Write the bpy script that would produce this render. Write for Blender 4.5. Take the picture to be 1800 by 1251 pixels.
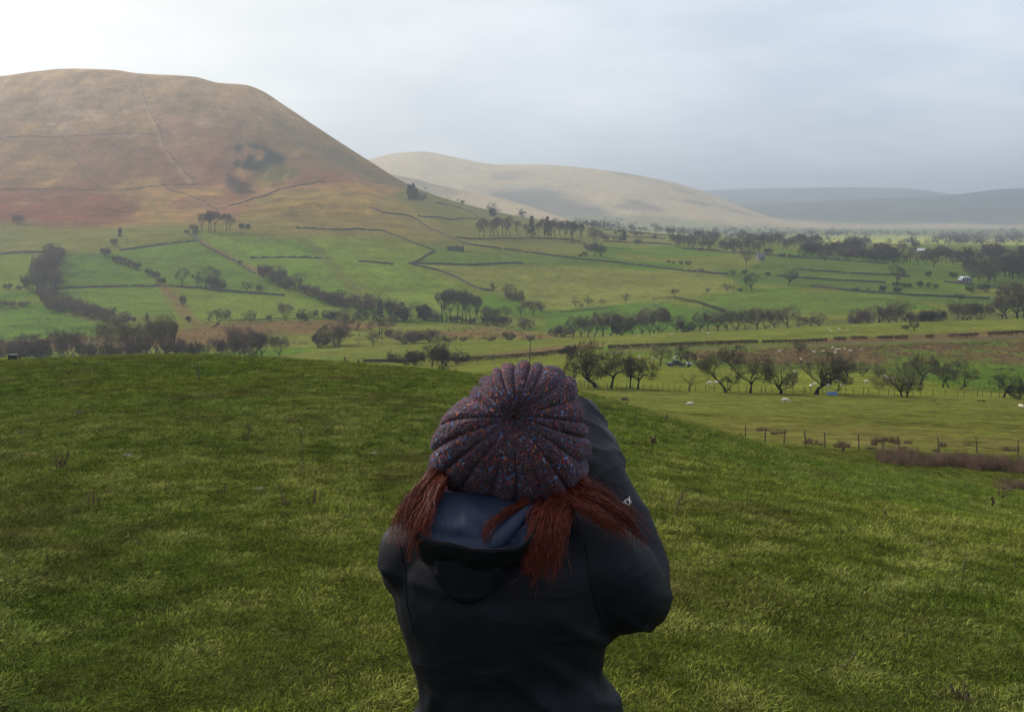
import bpy, bmesh, math, random
import numpy as np
from mathutils import Vector, Matrix
R = math.radians
random.seed(7)
rng = np.random.default_rng(11)
for o in list(bpy.data.objects):
    bpy.data.objects.remove(o)
scene = bpy.context.scene
C = scene.collection

# ------------------------------------------------------------ camera, sky, sun, exposure
F = 1930.0          # focal length in photograph pixels (1800 wide)
HOR = 385.0         # row of the eye-level horizon in the photograph
EYE = 62.0          # eye height above the valley floor
cam_data = bpy.data.cameras.new("viewpoint")
cam_data.sensor_width = 36.0
cam_data.lens = F / 1800.0 * 36.0
cam_data.shift_y = -(625.5 - HOR) / 1800.0
cam_data.clip_start = 0.05
cam_data.clip_end = 60000.0
cam = bpy.data.objects.new("viewpoint", cam_data)
C.objects.link(cam)
cam.location = (0, 0, EYE)
cam.rotation_euler = (R(90), 0, 0)
scene.camera = cam

SUN_AZ, SUN_EL = R(-56), R(36)
SUN = Vector((math.sin(SUN_AZ) * math.cos(SUN_EL), math.cos(SUN_AZ) * math.cos(SUN_EL), math.sin(SUN_EL)))
world = bpy.data.worlds.new("World")
scene.world = world
world.use_nodes = True
wn = world.node_tree
wn.nodes.clear()


def N(nt, kind, **kw):
    n = nt.nodes.new(kind)
    for k, v in kw.items():
        if k.startswith("in_"):
            n.inputs[k[3:].replace("_", " ")].default_value = v
        elif k.startswith("i"):
            n.inputs[int(k[1:])].default_value = v
        else:
            setattr(n, k, v)
    return n


def link(nt, a, b):
    nt.links.new(a, b)


def math_node(nt, op, a, b=None, clamp=False):
    n = nt.nodes.new("ShaderNodeMath")
    n.operation = op
    n.use_clamp = clamp
    for i, v in enumerate((a, b)):
        if v is None:
            continue
        if isinstance(v, (int, float)):
            n.inputs[i].default_value = v
        else:
            nt.links.new(v, n.inputs[i])
    return n.outputs[0]


def mix_col(nt, fac, a, b, blend="MIX"):
    n = nt.nodes.new("ShaderNodeMix")
    n.data_type = "RGBA"
    n.blend_type = blend
    for s, v in ((n.inputs[0], fac), (n.inputs[6], a), (n.inputs[7], b)):
        if isinstance(v, (int, float)):
            s.default_value = v
        elif isinstance(v, (tuple, list)):
            s.default_value = tuple(v) + ((1.0,) if len(v) == 3 else ())
        else:
            nt.links.new(v, s)
    return n.outputs[2]


def ramp(nt, fac, stops, interp="LINEAR"):
    n = nt.nodes.new("ShaderNodeValToRGB")
    n.color_ramp.interpolation = interp
    els = n.color_ramp.elements
    while len(els) < len(stops):
        els.new(0.5)
    for e, (p, c) in zip(els, stops):
        e.position = p
        e.color = tuple(c) + ((1.0,) if len(c) == 3 else ()) if isinstance(c, (tuple, list)) else (c, c, c, 1)
    nt.links.new(fac, n.inputs[0])
    return n.outputs[0]


tc = N(wn, "ShaderNodeTexCoord")
sky = N(wn, "ShaderNodeTexSky", sky_type="NISHITA", sun_disc=False)
sky.sun_elevation = SUN_EL
sky.sun_rotation = SUN_AZ
sky.altitude = 300
sky.air_density = 1.0
sky.dust_density = 2.0
sep = N(wn, "ShaderNodeSeparateXYZ")
link(wn, tc.outputs["Generated"], sep.inputs[0])
# cloud deck: project the view direction on a layer overhead
zz = math_node(wn, "ADD", math_node(wn, "MAXIMUM", sep.outputs[2], 0.0), 0.22)
cx = math_node(wn, "DIVIDE", sep.outputs[0], zz)
cy = math_node(wn, "DIVIDE", sep.outputs[1], zz)
comb = N(wn, "ShaderNodeCombineXYZ")
link(wn, cx, comb.inputs[0]); link(wn, cy, comb.inputs[1])
no1 = N(wn, "ShaderNodeTexNoise", i2=0.95, i3=6.0, i4=0.55)
link(wn, comb.outputs[0], no1.inputs[0])
no2 = N(wn, "ShaderNodeTexNoise", i2=2.6, i3=5.0, i4=0.5)
link(wn, comb.outputs[0], no2.inputs[0])
dotn = N(wn, "ShaderNodeVectorMath", operation="DOT_PRODUCT")
nrm = N(wn, "ShaderNodeVectorMath", operation="NORMALIZE")
link(wn, tc.outputs["Generated"], nrm.inputs[0])
link(wn, nrm.outputs[0], dotn.inputs[0])
dotn.inputs[1].default_value = SUN
cosd = math_node(wn, "MAXIMUM", dotn.outputs["Value"], 0.0)
near = math_node(wn, "POWER", cosd, 2.2)          # cloud is brighter towards the sun behind it
shape = math_node(wn, "ADD", math_node(wn, "MULTIPLY", no1.outputs[0], 0.7), math_node(wn, "MULTIPLY", no2.outputs[0], 0.3))
thick = ramp(wn, shape, [(0.36, 0.0), (0.66, 1.0)], "EASE")
cloud_dim = mix_col(wn, thick, (4.0, 4.7, 5.9), (6.3, 6.75, 7.5))
cloud_sun = mix_col(wn, thick, (6.5, 6.3, 5.9), (7.7, 7.4, 6.85))
cloud = mix_col(wn, math_node(wn, "MULTIPLY", near, 1.7, True), cloud_dim, cloud_sun)
skyc = mix_col(wn, 0.92, sky.outputs[0], cloud)
bg = N(wn, "ShaderNodeBackground")
bg.inputs[1].default_value = 0.1
link(wn, skyc, bg.inputs[0])
wo = N(wn, "ShaderNodeOutputWorld")
link(wn, bg.outputs[0], wo.inputs[0])

sun_data = bpy.data.lights.new("sun", "SUN")
sun_data.energy = 2.8
sun_data.angle = R(6)
sun_data.color = (1.0, 0.93, 0.82)
sun = bpy.data.objects.new("sun", sun_data)
C.objects.link(sun)
sun.rotation_euler = SUN.to_track_quat("Z", "Y").to_euler()
sun.location = (0, 0, 400)

scene.view_settings.view_transform = "Standard"
scene.view_settings.look = "None"
scene.view_settings.gamma = 1.0
scene.view_settings.use_curve_mapping = False
scene.view_settings.exposure = 0.62
scene.cycles.use_denoising = True
scene.cycles.max_bounces = 4
scene.cycles.diffuse_bounces = 2
scene.cycles.volume_bounces = 0
scene.cycles.transparent_max_bounces = 12


# ------------------------------------------------------------ numeric helpers
def pchip(x, y, xq):
    """monotone cubic through (x, y); y may be (n,) or (n, m) with the curve along axis 0"""
    x = np.asarray(x, float); y = np.asarray(y, float)
    h = np.diff(x)
    hh = h if y.ndim == 1 else h[:, None]
    d = np.diff(y, axis=0) / hh
    m = np.zeros_like(y)
    if len(x) > 2:
        w1 = 2 * hh[1:] + hh[:-1]; w2 = hh[1:] + 2 * hh[:-1]
        ok = d[:-1] * d[1:] > 0
        with np.errstate(divide="ignore", invalid="ignore"):
            m[1:-1] = np.where(ok, (w1 + w2) / (w1 / np.where(ok, d[:-1], 1) + w2 / np.where(ok, d[1:], 1)), 0)
    m[0] = d[0]; m[-1] = d[-1]
    xq = np.clip(xq, x[0], x[-1])
    k = np.clip(np.searchsorted(x, xq, side="right") - 1, 0, len(x) - 2)
    hk = h[k]; s = (xq - x[k]) / hk
    if y.ndim > 1:
        s = s[:, None]; hk = hk[:, None]
    return ((1 + 2 * s) * (1 - s) ** 2 * y[k] + s * (1 - s) ** 2 * hk * m[k]
            + s * s * (3 - 2 * s) * y[k + 1] + s * s * (s - 1) * hk * m[k + 1])


_TAB = np.random.default_rng(1234).random((64, 256, 256)).astype(np.float32)


def _hash(i, j, seed):
    return _TAB[seed % 64][i & 255, j & 255]


def noise2(x, y, seed=0):
    x = np.asarray(x, float); y = np.asarray(y, float)
    i = np.floor(x); j = np.floor(y)
    fx = x - i; fy = y - j
    fx = fx * fx * fx * (fx * (fx * 6 - 15) + 10); fy = fy * fy * fy * (fy * (fy * 6 - 15) + 10)
    i = i.astype(np.int64); j = j.astype(np.int64)
    a = _hash(i, j, seed); b = _hash(i + 1, j, seed); c = _hash(i, j + 1, seed); d = _hash(i + 1, j + 1, seed)
    return (a + (b - a) * fx + (c - a) * fy + (a - b - c + d) * fx * fy) * 2 - 1


def fbm(x, y, seed=0, octs=4, gain=0.5):
    s = 0; a = 1.0; t = 0
    for k in range(octs):
        s = s + a * noise2(x * 2 ** k + 17.3 * k, y * 2 ** k - 9.1 * k, seed + k); t += a; a *= gain
    return s / t


def sstep(a, b, x):
    t = np.clip((x - a) / (b - a), 0, 1)
    return t * t * (3 - 2 * t)


# ------------------------------------------------------------ the lie of the land
# for each distance: where the ground at that distance stands in the photograph, column by column
SKYL = [(-400, 150), (-200, 145), (0, 135), (60, 127), (120, 122), (200, 124), (240, 130), (340, 136), (385, 147), (430, 150),
        (455, 158), (500, 186), (560, 226), (620, 265), (660, 290), (700, 315), (730, 330), (770, 345), (830, 362),
        (900, 378), (960, 388), (1040, 399), (1100, 405), (1200, 413), (1300, 419), (1500, 428), (1800, 433), (2200, 436)]
LEV = [
    (12, [(-400, 850), (0, 850), (300, 843), (900, 850), (1200, 873), (1500, 905), (1800, 938), (2200, 960)]),
    (25, [(-400, 728), (0, 718), (300, 700), (600, 705), (800, 715), (1000, 741), (1200, 782), (1400, 832), (1600, 868), (1800, 905), (2200, 950)]),
    (45, [(-400, 665), (0, 650), (300, 634), (600, 643), (800, 657), (1000, 687), (1200, 741), (1400, 797), (1600, 836), (1800, 868), (2200, 910)]),
    (60, [(-400, 645), (0, 635), (300, 624), (600, 639), (800, 664), (1000, 705), (1200, 765), (1400, 808), (1600, 838), (1800, 862), (2200, 900)]),
    (72, [(-400, 640), (0, 634), (300, 630), (600, 648), (800, 680), (1000, 725), (1200, 775), (1400, 803), (1600, 823), (1800, 836), (2200, 860)]),
    (86, [(-400, 635), (0, 632), (300, 640), (600, 660), (800, 700), (1000, 745), (1200, 774), (1400, 781), (1600, 791), (1800, 799), (2200, 815)]),
    (120, [(-400, 630), (0, 628), (300, 648), (600, 668), (800, 700), (1000, 725), (1200, 738), (1500, 745), (1800, 752), (2200, 770)]),
    (195, [(-400, 640), (0, 642), (300, 655), (600, 668), (800, 677), (900, 680), (1020, 684), (1430, 691), (1700, 695), (1800, 698), (2200, 705)]),
    (290, [(-400, 645), (0, 645), (300, 650), (600, 654), (800, 648), (900, 643), (1000, 641), (1200, 643), (1400, 645), (1600, 644), (1800, 645), (2200, 650)]),
    (380, [(-400, 640), (0, 640), (300, 640), (600, 640), (700, 635), (900, 627), (1000, 618), (1200, 610), (1400, 605), (1600, 599), (1800, 590), (2200, 582)]),
    (490, [(-400, 630), (0, 628), (300, 625), (600, 613), (800, 605), (950, 600), (1100, 590), (1300, 582), (1500, 571), (1800, 561), (2200, 550)]),
    (590, [(-400, 598), (0, 600), (300, 594), (600, 590), (800, 587), (1000, 590), (1200, 583), (1500, 573), (1800, 563), (2200, 555)]),
    (700, [(-400, 550), (0, 552), (300, 558), (600, 563), (800, 570), (1000, 570), (1200, 558), (1500, 545), (1800, 543), (2200, 540)]),
    (800, [(-400, 508), (0, 508), (300, 514), (600, 520), (800, 526), (1000, 535), (1200, 523), (1500, 514), (1800, 518), (2200, 520)]),
    (900, [(-400, 458), (0, 460), (300, 462), (600, 468), (800, 477), (1000, 490), (1200, 488), (1500, 485), (1800, 492), (2200, 495)]),
    (1000, [(-400, 412), (0, 416), (300, 411), (400, 409), (600, 421), (800, 438), (1000, 450), (1200, 458), (1500, 462), (1800, 470), (2200, 475)]),
    (1150, [(-400, 365), (0, 374), (200, 385), (300, 385), (400, 377), (500, 369), (600, 377), (700, 392), (800, 408), (900, 419), (1000, 428), (1200, 440), (1500, 446), (1800, 454), (2200, 458)]),
    (1350, [(-400, 300), (0, 310), (200, 320), (300, 326), (400, 333), (450, 336), (500, 334), (600, 335), (700, 352), (800, 378), (900, 396), (1000, 409), (1100, 418), (1300, 429), (1500, 436), (1800, 442), (2200, 446)]),
    (1550, [(-400, 215), (0, 217), (200, 218), (300, 222), (400, 232), (500, 266), (600, 302), (700, 333), (760, 356), (800, 368), (900, 386), (1000, 401), (1100, 410), (1300, 423), (1500, 431), (1800, 437), (2200, 441)]),
    (1750, SKYL),
    (2150, [(-400, 190), (0, 185), (300, 190), (500, 260), (700, 362), (800, 388), (900, 402), (1000, 413), (1100, 415), (1200, 418), (1400, 422), (1800, 427), (2200, 430)]),
    (2900, [(-400, 380), (300, 385), (700, 398), (900, 405), (1000, 407), (1200, 410), (1500, 415), (1800, 419), (2200, 420)]),
    (3300, [(-400, 330), (300, 300), (600, 296), (700, 311), (770, 328), (850, 346), (900, 358), (980, 383), (1020, 393), (1100, 402), (1300, 408), (1500, 412), (1800, 415), (2200, 416)]),
    (3700, [(-400, 350), (300, 340), (600, 335), (700, 348), (800, 367), (900, 378), (1000, 390), (1100, 398), (1300, 404), (1500, 409), (1800, 411), (2200, 412)]),
    (4300, [(-400, 330), (300, 310), (600, 310), (700, 318), (800, 330), (900, 333), (1000, 341), (1100, 350), (1200, 370), (1300, 389), (1400, 399), (1500, 404), (1800, 408), (2200, 406)]),
    (5000, [(-400, 320), (300, 300), (600, 290), (640, 283), (700, 269), (745, 267), (790, 275), (850, 287), (880, 290), (950, 290), (1040, 297), (1100, 305), (1180, 320), (1240, 338), (1300, 361), (1360, 383), (1400, 393), (1500, 401), (1800, 404), (2200, 400)]),
    (5800, [(-400, 330), (600, 320), (1000, 335), (1200, 362), (1400, 390), (1500, 395), (1800, 392), (2200, 380)]),
    (7300, [(-400, 345), (600, 340), (1000, 368), (1200, 369), (1300, 362), (1400, 356), (1500, 351), (1600, 347), (1690, 341), (1760, 333), (1800, 331), (2200, 312)]),
    (8200, [(-400, 350), (1000, 372), (1400, 364), (1700, 352), (1800, 345), (2200, 330)]),
    (10500, [(-400, 345), (900, 345), (1200, 337), (1300, 333), (1400, 331), (1500, 330), (1600, 332), (1650, 338), (1700, 346), (1800, 350), (2200, 340)]),
    (12500, [(-400, 350), (900, 352), (1400, 345), (2200, 350)]),
]
UG = np.linspace(-0.66, 0.66, 700)
PXG = 900 + F * UG
rows, yk = [], []
yk.append(6.0); rows.append(np.full_like(PXG, -1.76 - 0.09 * 6.0) - 0.012 * np.clip(UG, -1, 1) * 6)
for Yd, pts in LEV:
    p = np.array(pts, float)
    py = pchip(p[:, 0], p[:, 1], PXG)
    rows.append(-(py - HOR) / F * Yd); yk.append(float(Yd))
LYG = np.linspace(math.log(6.0), math.log(12500.0), 1500)
ZG = pchip(np.log(yk), np.array(rows), LYG)      # (1500, 700)


def base_h(X, Y):
    X = np.asarray(X, float); Y = np.asarray(Y, float)
    Ys = np.clip(Y, 6.0, 12499.0)
    u = np.clip(X / Ys, UG[0] + 1e-6, UG[-1] - 1e-6)
    a = (u - UG[0]) / (UG[1] - UG[0]); i = np.clip(a.astype(int), 0, len(UG) - 2); a = a - i
    b = (np.log(Ys) - LYG[0]) / (LYG[1] - LYG[0]); j = np.clip(b.astype(int), 0, len(LYG) - 2); b = b - j
    z = (ZG[j, i] * (1 - a) + ZG[j, i + 1] * a) * (1 - b) + (ZG[j + 1, i] * (1 - a) + ZG[j + 1, i + 1] * a) * b
    plane = -1.76 - 0.09 * Y - 0.012 * np.clip(X, -20, 20) - 0.0008 * np.abs(X) ** 1.5
    t = sstep(5.0, 12.0, Y)
    return plane * (1 - t) + z * t


def ground_h(X, Y):
    """height of the land above the valley datum"""
    z = base_h(X, Y)
    X = np.asarray(X, float); Y = np.asarray(Y, float)
    near = 1 - sstep(60, 110, Y)
    mid = sstep(60, 140, Y) * (1 - sstep(1150, 1500, Y))
    hill = sstep(900, 1300, Y) * (1 - sstep(1560, 1740, Y))
    far = sstep(2700, 3500, Y)
    z = z + near * (0.030 * fbm(X / 2.6, Y / 2.6, 3, 3) + 0.018 * fbm(X / 0.55, Y / 0.55, 5, 3, 0.6)) * sstep(2, 6, np.abs(Y) + np.abs(X))
    z = z + mid * (0.0010 * np.minimum(Y, 900)) * fbm(X / 85, Y / 85, 8, 3)
    z = z + mid * 0.00022 * np.minimum(Y, 900) * fbm(X / 9, Y / 9, 18, 3)
    rid = 1 - np.abs(fbm(X / 120, Y / 150, 12, 4))
    z = z + hill * (5.0 * (rid - 0.75) + 1.6 * fbm(X / 30, Y / 40, 14, 4))
    mor = np.exp(-((Y - 1180) / 110.0) ** 2) * np.exp(-((X / Y + 0.19) / 0.10) ** 2)
    z = z + mor * (5.0 * fbm(X / 70, Y / 55, 21, 3) + 2.0 * fbm(X / 22, Y / 22, 22, 3))
    crag = np.exp(-((Y - 1430) / 75.0) ** 2) * np.exp(-((X / Y + 0.20) / 0.055) ** 2)
    z = z + crag * 9.0 * (np.abs(fbm(X / 26, Y / 60, 31, 4)) - 0.2)
    z = z + far * (14.0 * fbm(X / 700, Y / 700, 41, 4)) * (1 - np.exp(-((Y - 5000) / 250.0) ** 2)) * (1 - 0.7 * np.exp(-((Y - 7300) / 400.0) ** 2)) * (1 - 0.8 * np.exp(-((Y - 10500) / 500.0) ** 2))
    return z + EYE


def at(px, py, ymin=66.0, ymax=12000.0):
    """point of the land seen in the photograph at this pixel"""
    u = (px - 900) / F; t = -(py - HOR) / F
    Y = np.exp(np.linspace(math.log(ymin), math.log(ymax), 2600))
    z = ground_h(u * Y, Y) - EYE
    below = z >= t * Y
    k = int(np.argmax(below)) if below.any() else len(Y) - 1
    y = Y[k]
    if k > 0:
        d0 = z[k - 1] - t * Y[k - 1]; d1 = z[k] - t * Y[k]
        if d1 != d0:
            y = Y[k - 1] + (Y[k] - Y[k - 1]) * (-d0 / (d1 - d0))
    return Vector((u * y, y, float(ground_h(u * y, y))))


def on(px, Y):
    u = (px - 900) / F
    return Vector((u * Y, Y, float(ground_h(u * Y, Y))))


def gz(x, y):
    return float(ground_h(x, y))


# ------------------------------------------------------------ materials
def new_mat(name):
    m = bpy.data.materials.new(name)
    m.use_nodes = True
    return m, m.node_tree, m.node_tree.nodes["Principled BSDF"]


def plain(name, col, rough=0.8, spec=0.3, var=0.25, scale=20.0, bump=0.0, metallic=0.0):
    m, nt, b = new_mat(name)
    t = N(nt, "ShaderNodeTexCoord")
    n = N(nt, "ShaderNodeTexNoise", i2=scale, i3=4.0, i4=0.6)
    link(nt, t.outputs["Object"], n.inputs[0])
    lo = tuple(c * (1 - var) for c in col); hi = tuple(min(1, c * (1 + var)) for c in col)
    link(nt, ramp(nt, n.outputs[0], [(0.3, lo), (0.7, hi)]), b.inputs["Base Color"])
    b.inputs["Roughness"].default_value = rough
    b.inputs["Specular IOR Level"].default_value = spec
    b.inputs["Metallic"].default_value = metallic
    if bump:
        bp = N(nt, "ShaderNodeBump", i0=bump, i1=0.02)
        link(nt, n.outputs[0], bp.inputs["Height"]); link(nt, bp.outputs[0], b.inputs["Normal"])
    return m


# ------------------------------------------------------------ object helpers
def mesh_obj(name, verts, faces, mat=None, parent=None, smooth=False, loc=None):
    me = bpy.data.meshes.new(name)
    me.from_pydata([tuple(v) for v in verts], [], faces)
    if smooth:
        me.shade_smooth()
    me.update()
    return me_obj(name, me, mat, parent, loc)


def me_obj(name, me, mat=None, parent=None, loc=None):
    if mat is not None and not me.materials:
        me.materials.append(mat)
    o = bpy.data.objects.new(name, me)
    C.objects.link(o)
    if parent is not None:
        o.parent = parent
    if loc is not None:
        o.location = loc
    return o


def np_mesh(name, V, quads, mat=None, smooth=True, k=4):
    V = np.asarray(V, np.float32); quads = np.asarray(quads, np.int32)
    me = bpy.data.meshes.new(name)
    me.vertices.add(len(V)); me.vertices.foreach_set("co", V.ravel())
    n = len(quads)
    me.loops.add(n * k); me.loops.foreach_set("vertex_index", quads.ravel())
    me.polygons.add(n)
    me.polygons.foreach_set("loop_start", np.arange(0, n * k, k, dtype=np.int32))
    if smooth:
        me.polygons.foreach_set("use_smooth", np.ones(n, bool))
    me.update(calc_edges=True)
    if mat is not None:
        me.materials.append(mat)
    return me


def thing(name, loc, label, cat, group=None, rz=0.0):
    o = bpy.data.objects.new(name, None)
    C.objects.link(o)
    o.location = loc; o.rotation_euler = (0, 0, rz)
    o.empty_display_size = 0.3
    return tag(o, label, cat, group)


def tag(o, label=None, cat=None, group=None, kind=None):
    if label: o["label"] = label
    if cat: o["category"] = cat
    if group: o["group"] = group
    if kind: o["kind"] = kind
    return o


class MB:
    """collects boxes, tubes and discs into one mesh"""
    def __init__(self):
        self.v = []; self.f = []

    def box(self, c, s, rz=0.0):
        i = len(self.v); c = Vector(c); M = Matrix.Rotation(rz, 3, "Z")
        for x in (-.5, .5):
            for y in (-.5, .5):
                for z in (-.5, .5):
                    self.v.append(c + M @ Vector((x * s[0], y * s[1], z * s[2])))
        for q in ((0, 1, 3, 2), (4, 6, 7, 5), (0, 4, 5, 1), (2, 3, 7, 6), (0, 2, 6, 4), (1, 5, 7, 3)):
            self.f.append(tuple(i + k for k in q))
        return self

    def tube(self, pts, rad, n=6, cap=True):
        pts = [Vector(p) for p in pts]
        if not hasattr(rad, "__len__"): rad = [rad] * len(pts)
        rings = []
        ref = Vector((0.31, 0.2, 0.93)).normalized()
        for k, p in enumerate(pts):
            d = (pts[min(k + 1, len(pts) - 1)] - pts[max(k - 1, 0)])
            d = d.normalized() if d.length > 1e-9 else Vector((0, 0, 1))
            a = d.cross(ref)
            if a.length < 1e-3: a = d.cross(Vector((1, 0, 0)))
            a.normalize(); b = d.cross(a)
            i = len(self.v)
            for j in range(n):
                t = 2 * math.pi * j / n
                self.v.append(p + (a * math.cos(t) + b * math.sin(t)) * rad[k])
            rings.append(i)
        for r0, r1 in zip(rings, rings[1:]):
            for j in range(n):
                self.f.append((r0 + j, r0 + (j + 1) % n, r1 + (j + 1) % n, r1 + j))
        if cap and n > 2:
            self.f.append(tuple(rings[0] + j for j in reversed(range(n))))
            self.f.append(tuple(rings[-1] + j for j in range(n)))
        return self

    def poly(self, pts):
        i = len(self.v)
        self.v += [Vector(p) for p in pts]
        self.f.append(tuple(range(i, i + len(pts))))
        return self

    def mesh(self, name, mat=None, smooth=False):
        me = bpy.data.meshes.new(name)
        me.from_pydata([tuple(v) for v in self.v], [], self.f)
        if smooth: me.shade_smooth()
        if mat: me.materials.append(mat)
        me.update()
        return me

    def obj(self, name, mat=None, parent=None, smooth=False, loc=None):
        return me_obj(name, self.mesh(name, mat, smooth), None, parent, loc)


# ------------------------------------------------------------ terrain mesh with its land cover
def build_terrain():
    uin = np.linspace(-0.485, 0.485, 600)
    side = 0.485 + np.cumsum(np.linspace(0.003, 0.045, 44))
    U = np.concatenate([-side[::-1], uin, side])
    Yn = np.concatenate([np.linspace(-60, 2, 26)[:-1], np.linspace(2, 5, 12)[:-1], np.exp(np.linspace(math.log(5), math.log(62), 260))[:-1],
                         np.exp(np.linspace(math.log(62), math.log(600), 220))[:-1], np.arange(600, 1800, 3.6),
                         np.exp(np.linspace(math.log(1800), math.log(12400), 190))])
    W = np.sqrt(Yn ** 2 + 9.0 ** 2)
    X = U[None, :] * W[:, None]
    Y = np.repeat(Yn[:, None], len(U), 1)
    Z = ground_h(X, Y)
    nr, nc = X.shape
    global GRID
    GRID = (U, Yn, Z)
    V = np.stack([X, Y, Z], -1).reshape(-1, 3)
    idx = np.arange(nr * nc).reshape(nr, nc)
    Q = np.stack([idx[:-1, :-1], idx[:-1, 1:], idx[1:, 1:], idx[1:, :-1]], -1).reshape(-1, 4)
    me = np_mesh("ground", V, Q)
    x, y = V[:, 0], V[:, 1]
    ysafe = np.maximum(y, 3.0)
    px = 900 + F * x / ysafe
    py = HOR - F * (V[:, 2] - EYE) / ysafe
    # uneven edges: warp the survey by a few metres of noise
    wx = fbm(x / 14, y / 14, 51, 3) * 3.5 * np.clip(y / 500, 0.2, 1) + fbm(x / 90, y / 90, 53, 2) * 4
    wy = fbm(x / 14, y / 14, 52, 3) * 1.8 * np.clip(y / 500, 0.2, 1)
    qx = px + wx; qy = py + wy
    n1 = fbm(x / 60, y / 60, 61, 4); n2 = fbm(x / 11, y / 11, 62, 4); n3 = fbm(x / 260, y / 260, 63, 3)
    ns = fbm(x / 25 + y / 300, y / 90, 64, 4)

    col = np.zeros((len(x), 3))

    def lerp(c, w):
        nonlocal col
        col = col * (1 - w[:, None]) + np.asarray(c)[None, :] * w[:, None]

    OL = (0.098, 0.112, 0.026); GR = (0.052, 0.098, 0.010); LG = (0.115, 0.145, 0.026); TAN = (0.150, 0.112, 0.048)
    BR = (0.098, 0.066, 0.036); RED = (0.086, 0.036, 0.024); PUR = (0.108, 0.066, 0.046)
    col[:] = OL
    lerp(GR, sstep(-0.15, 0.35, n1 + 0.35 * n3))
    inter = []

    def area(pts, c, soft=2.0, y0=62.0, y1=20000.0, k=1.0, mix=None):
        P = np.array(pts, float)
        m = (qx > P[:, 0].min() - 12) & (qx < P[:, 0].max() + 12) & (qy > P[:, 1].min() - 12) & (qy < P[:, 1].max() + 12) & (y > y0) & (y < y1)
        ii = np.nonzero(m)[0]
        if not len(ii): return
        X_, Y_ = qx[ii], qy[ii]
        d = np.full(len(ii), 1e9); inside = np.zeros(len(ii), bool)
        for a, b in zip(P, np.roll(P, -1, 0)):
            e = b - a
            t = np.clip(((X_ - a[0]) * e[0] + (Y_ - a[1]) * e[1]) / (e @ e + 1e-9), 0, 1)
            d = np.minimum(d, np.hypot(X_ - a[0] - t * e[0], Y_ - a[1] - t * e[1]))
            c1 = (a[1] > Y_) != (b[1] > Y_)
            with np.errstate(divide="ignore", invalid="ignore"):
                xi = a[0] + (Y_ - a[1]) / (b[1] - a[1] if b[1] != a[1] else 1e-9) * e[0]
            inside ^= c1 & (X_ < xi)
        sd = np.where(inside, d, -d)
        w = np.clip(0.5 + sd / (2 * soft), 0, 1) * k
        if mix is not None:
            w = w * mix[ii]
        col[ii] = col[ii] * (1 - w[:, None]) + np.asarray(c)[None, :] * w[:, None]

    def strip(pts, c, wid, soft=1.5, y0=62.0, y1=20000.0, k=1.0):
        P = np.array(pts, float)
        up = P + [0, -wid / 2]; dn = P + [0, wid / 2]
        if abs(P[-1, 0] - P[0, 0]) < abs(P[-1, 1] - P[0, 1]):
            up = P + [-wid / 2, 0]; dn = P + [wid / 2, 0]
        area(np.concatenate([up, dn[::-1]]), c, soft, y0, y1, k)

    # --- the rough pasture we stand on
    nearm = 1 - sstep(61, 66, y)
    mot = fbm(x / 0.9, y / 0.9, 71, 4); mot2 = fbm(x / 7, y / 7, 72, 3)
    g = np.array((0.034, 0.045, 0.008))[None] * (1 + 0.35 * mot[:, None]) + np.array((0.012, 0.006, 0.004))[None] * np.clip(mot2, 0, 1)[:, None]
    col = col * (1 - nearm[:, None]) + g * nearm[:, None]

    # --- fields on the right, near to far
    area([(900, 684), (1020, 684), (1430, 691), (1700, 695), (1900, 700), (1900, 810), (1600, 795), (1400, 785), (1150, 740), (900, 720)], (0.088, 0.100, 0.026), 2, 62, 200)
    area([(1250, 742), (1500, 745), (1900, 765), (1900, 810), (1600, 795), (1400, 788)], (0.100, 0.086, 0.036), 9, 62, 130, 0.75, sstep(-0.5, 0.3, fbm(x / 1.6, y / 1.6, 73, 3)))
    area([(1180, 760), (1400, 784), (1480, 789), (1900, 803), (1900, 900), (1600, 850), (1200, 790)], (0.044, 0.052, 0.012), 3, 60, 86)
    area([(800, 650), (900, 636), (1010, 626), (1150, 640), (1250, 648), (1340, 652), (1570, 657), (1650, 676), (1700, 694), (1020, 684), (800, 680)], (0.098, 0.118, 0.024), 2, 190, 330)
    area([(1560, 655), (1640, 672), (1760, 690), (1900, 700), (1900, 630), (1560, 632)], (0.058, 0.098, 0.018), 2, 190, 340)
    rushmix = sstep(-0.38, 0.02, fbm(x / 6, y / 16, 74, 4) + 0.25 * n1)
    area([(1150, 640), (1200, 612), (1400, 610), (1900, 592), (1900, 655), (1700, 640), (1560, 650), (1340, 648)], (0.066, 0.098, 0.022), 3, 240, 385)
    area([(1190, 632), (1230, 613), (1400, 610), (1900, 592), (1900, 648), (1700, 632), (1560, 640), (1340, 640)], (0.086, 0.060, 0.036), 5, 240, 385, 0.95, rushmix)
    area([(1380, 602), (1500, 591), (1650, 584), (1900, 570), (1900, 592), (1600, 599), (1400, 605)], (0.098, 0.070, 0.040), 2, 370, 470)
    area([(640, 612), (800, 606), (950, 600), (1100, 591), (1300, 582), (1500, 571), (1900, 558), (1900, 575), (1500, 592), (1200, 604), (1000, 612), (850, 626), (640, 638)], (0.094, 0.112, 0.026), 2, 380, 520)
    area([(830, 626), (930, 613), (1010, 606), (1060, 602), (1060, 608), (1010, 616), (900, 628)], (0.100, 0.074, 0.042), 2, 370, 500)
    area([(1080, 604), (1180, 604), (1300, 598), (1320, 603), (1180, 612), (1080, 616)], (0.098, 0.074, 0.042), 3, 370, 500, 0.7)
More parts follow.
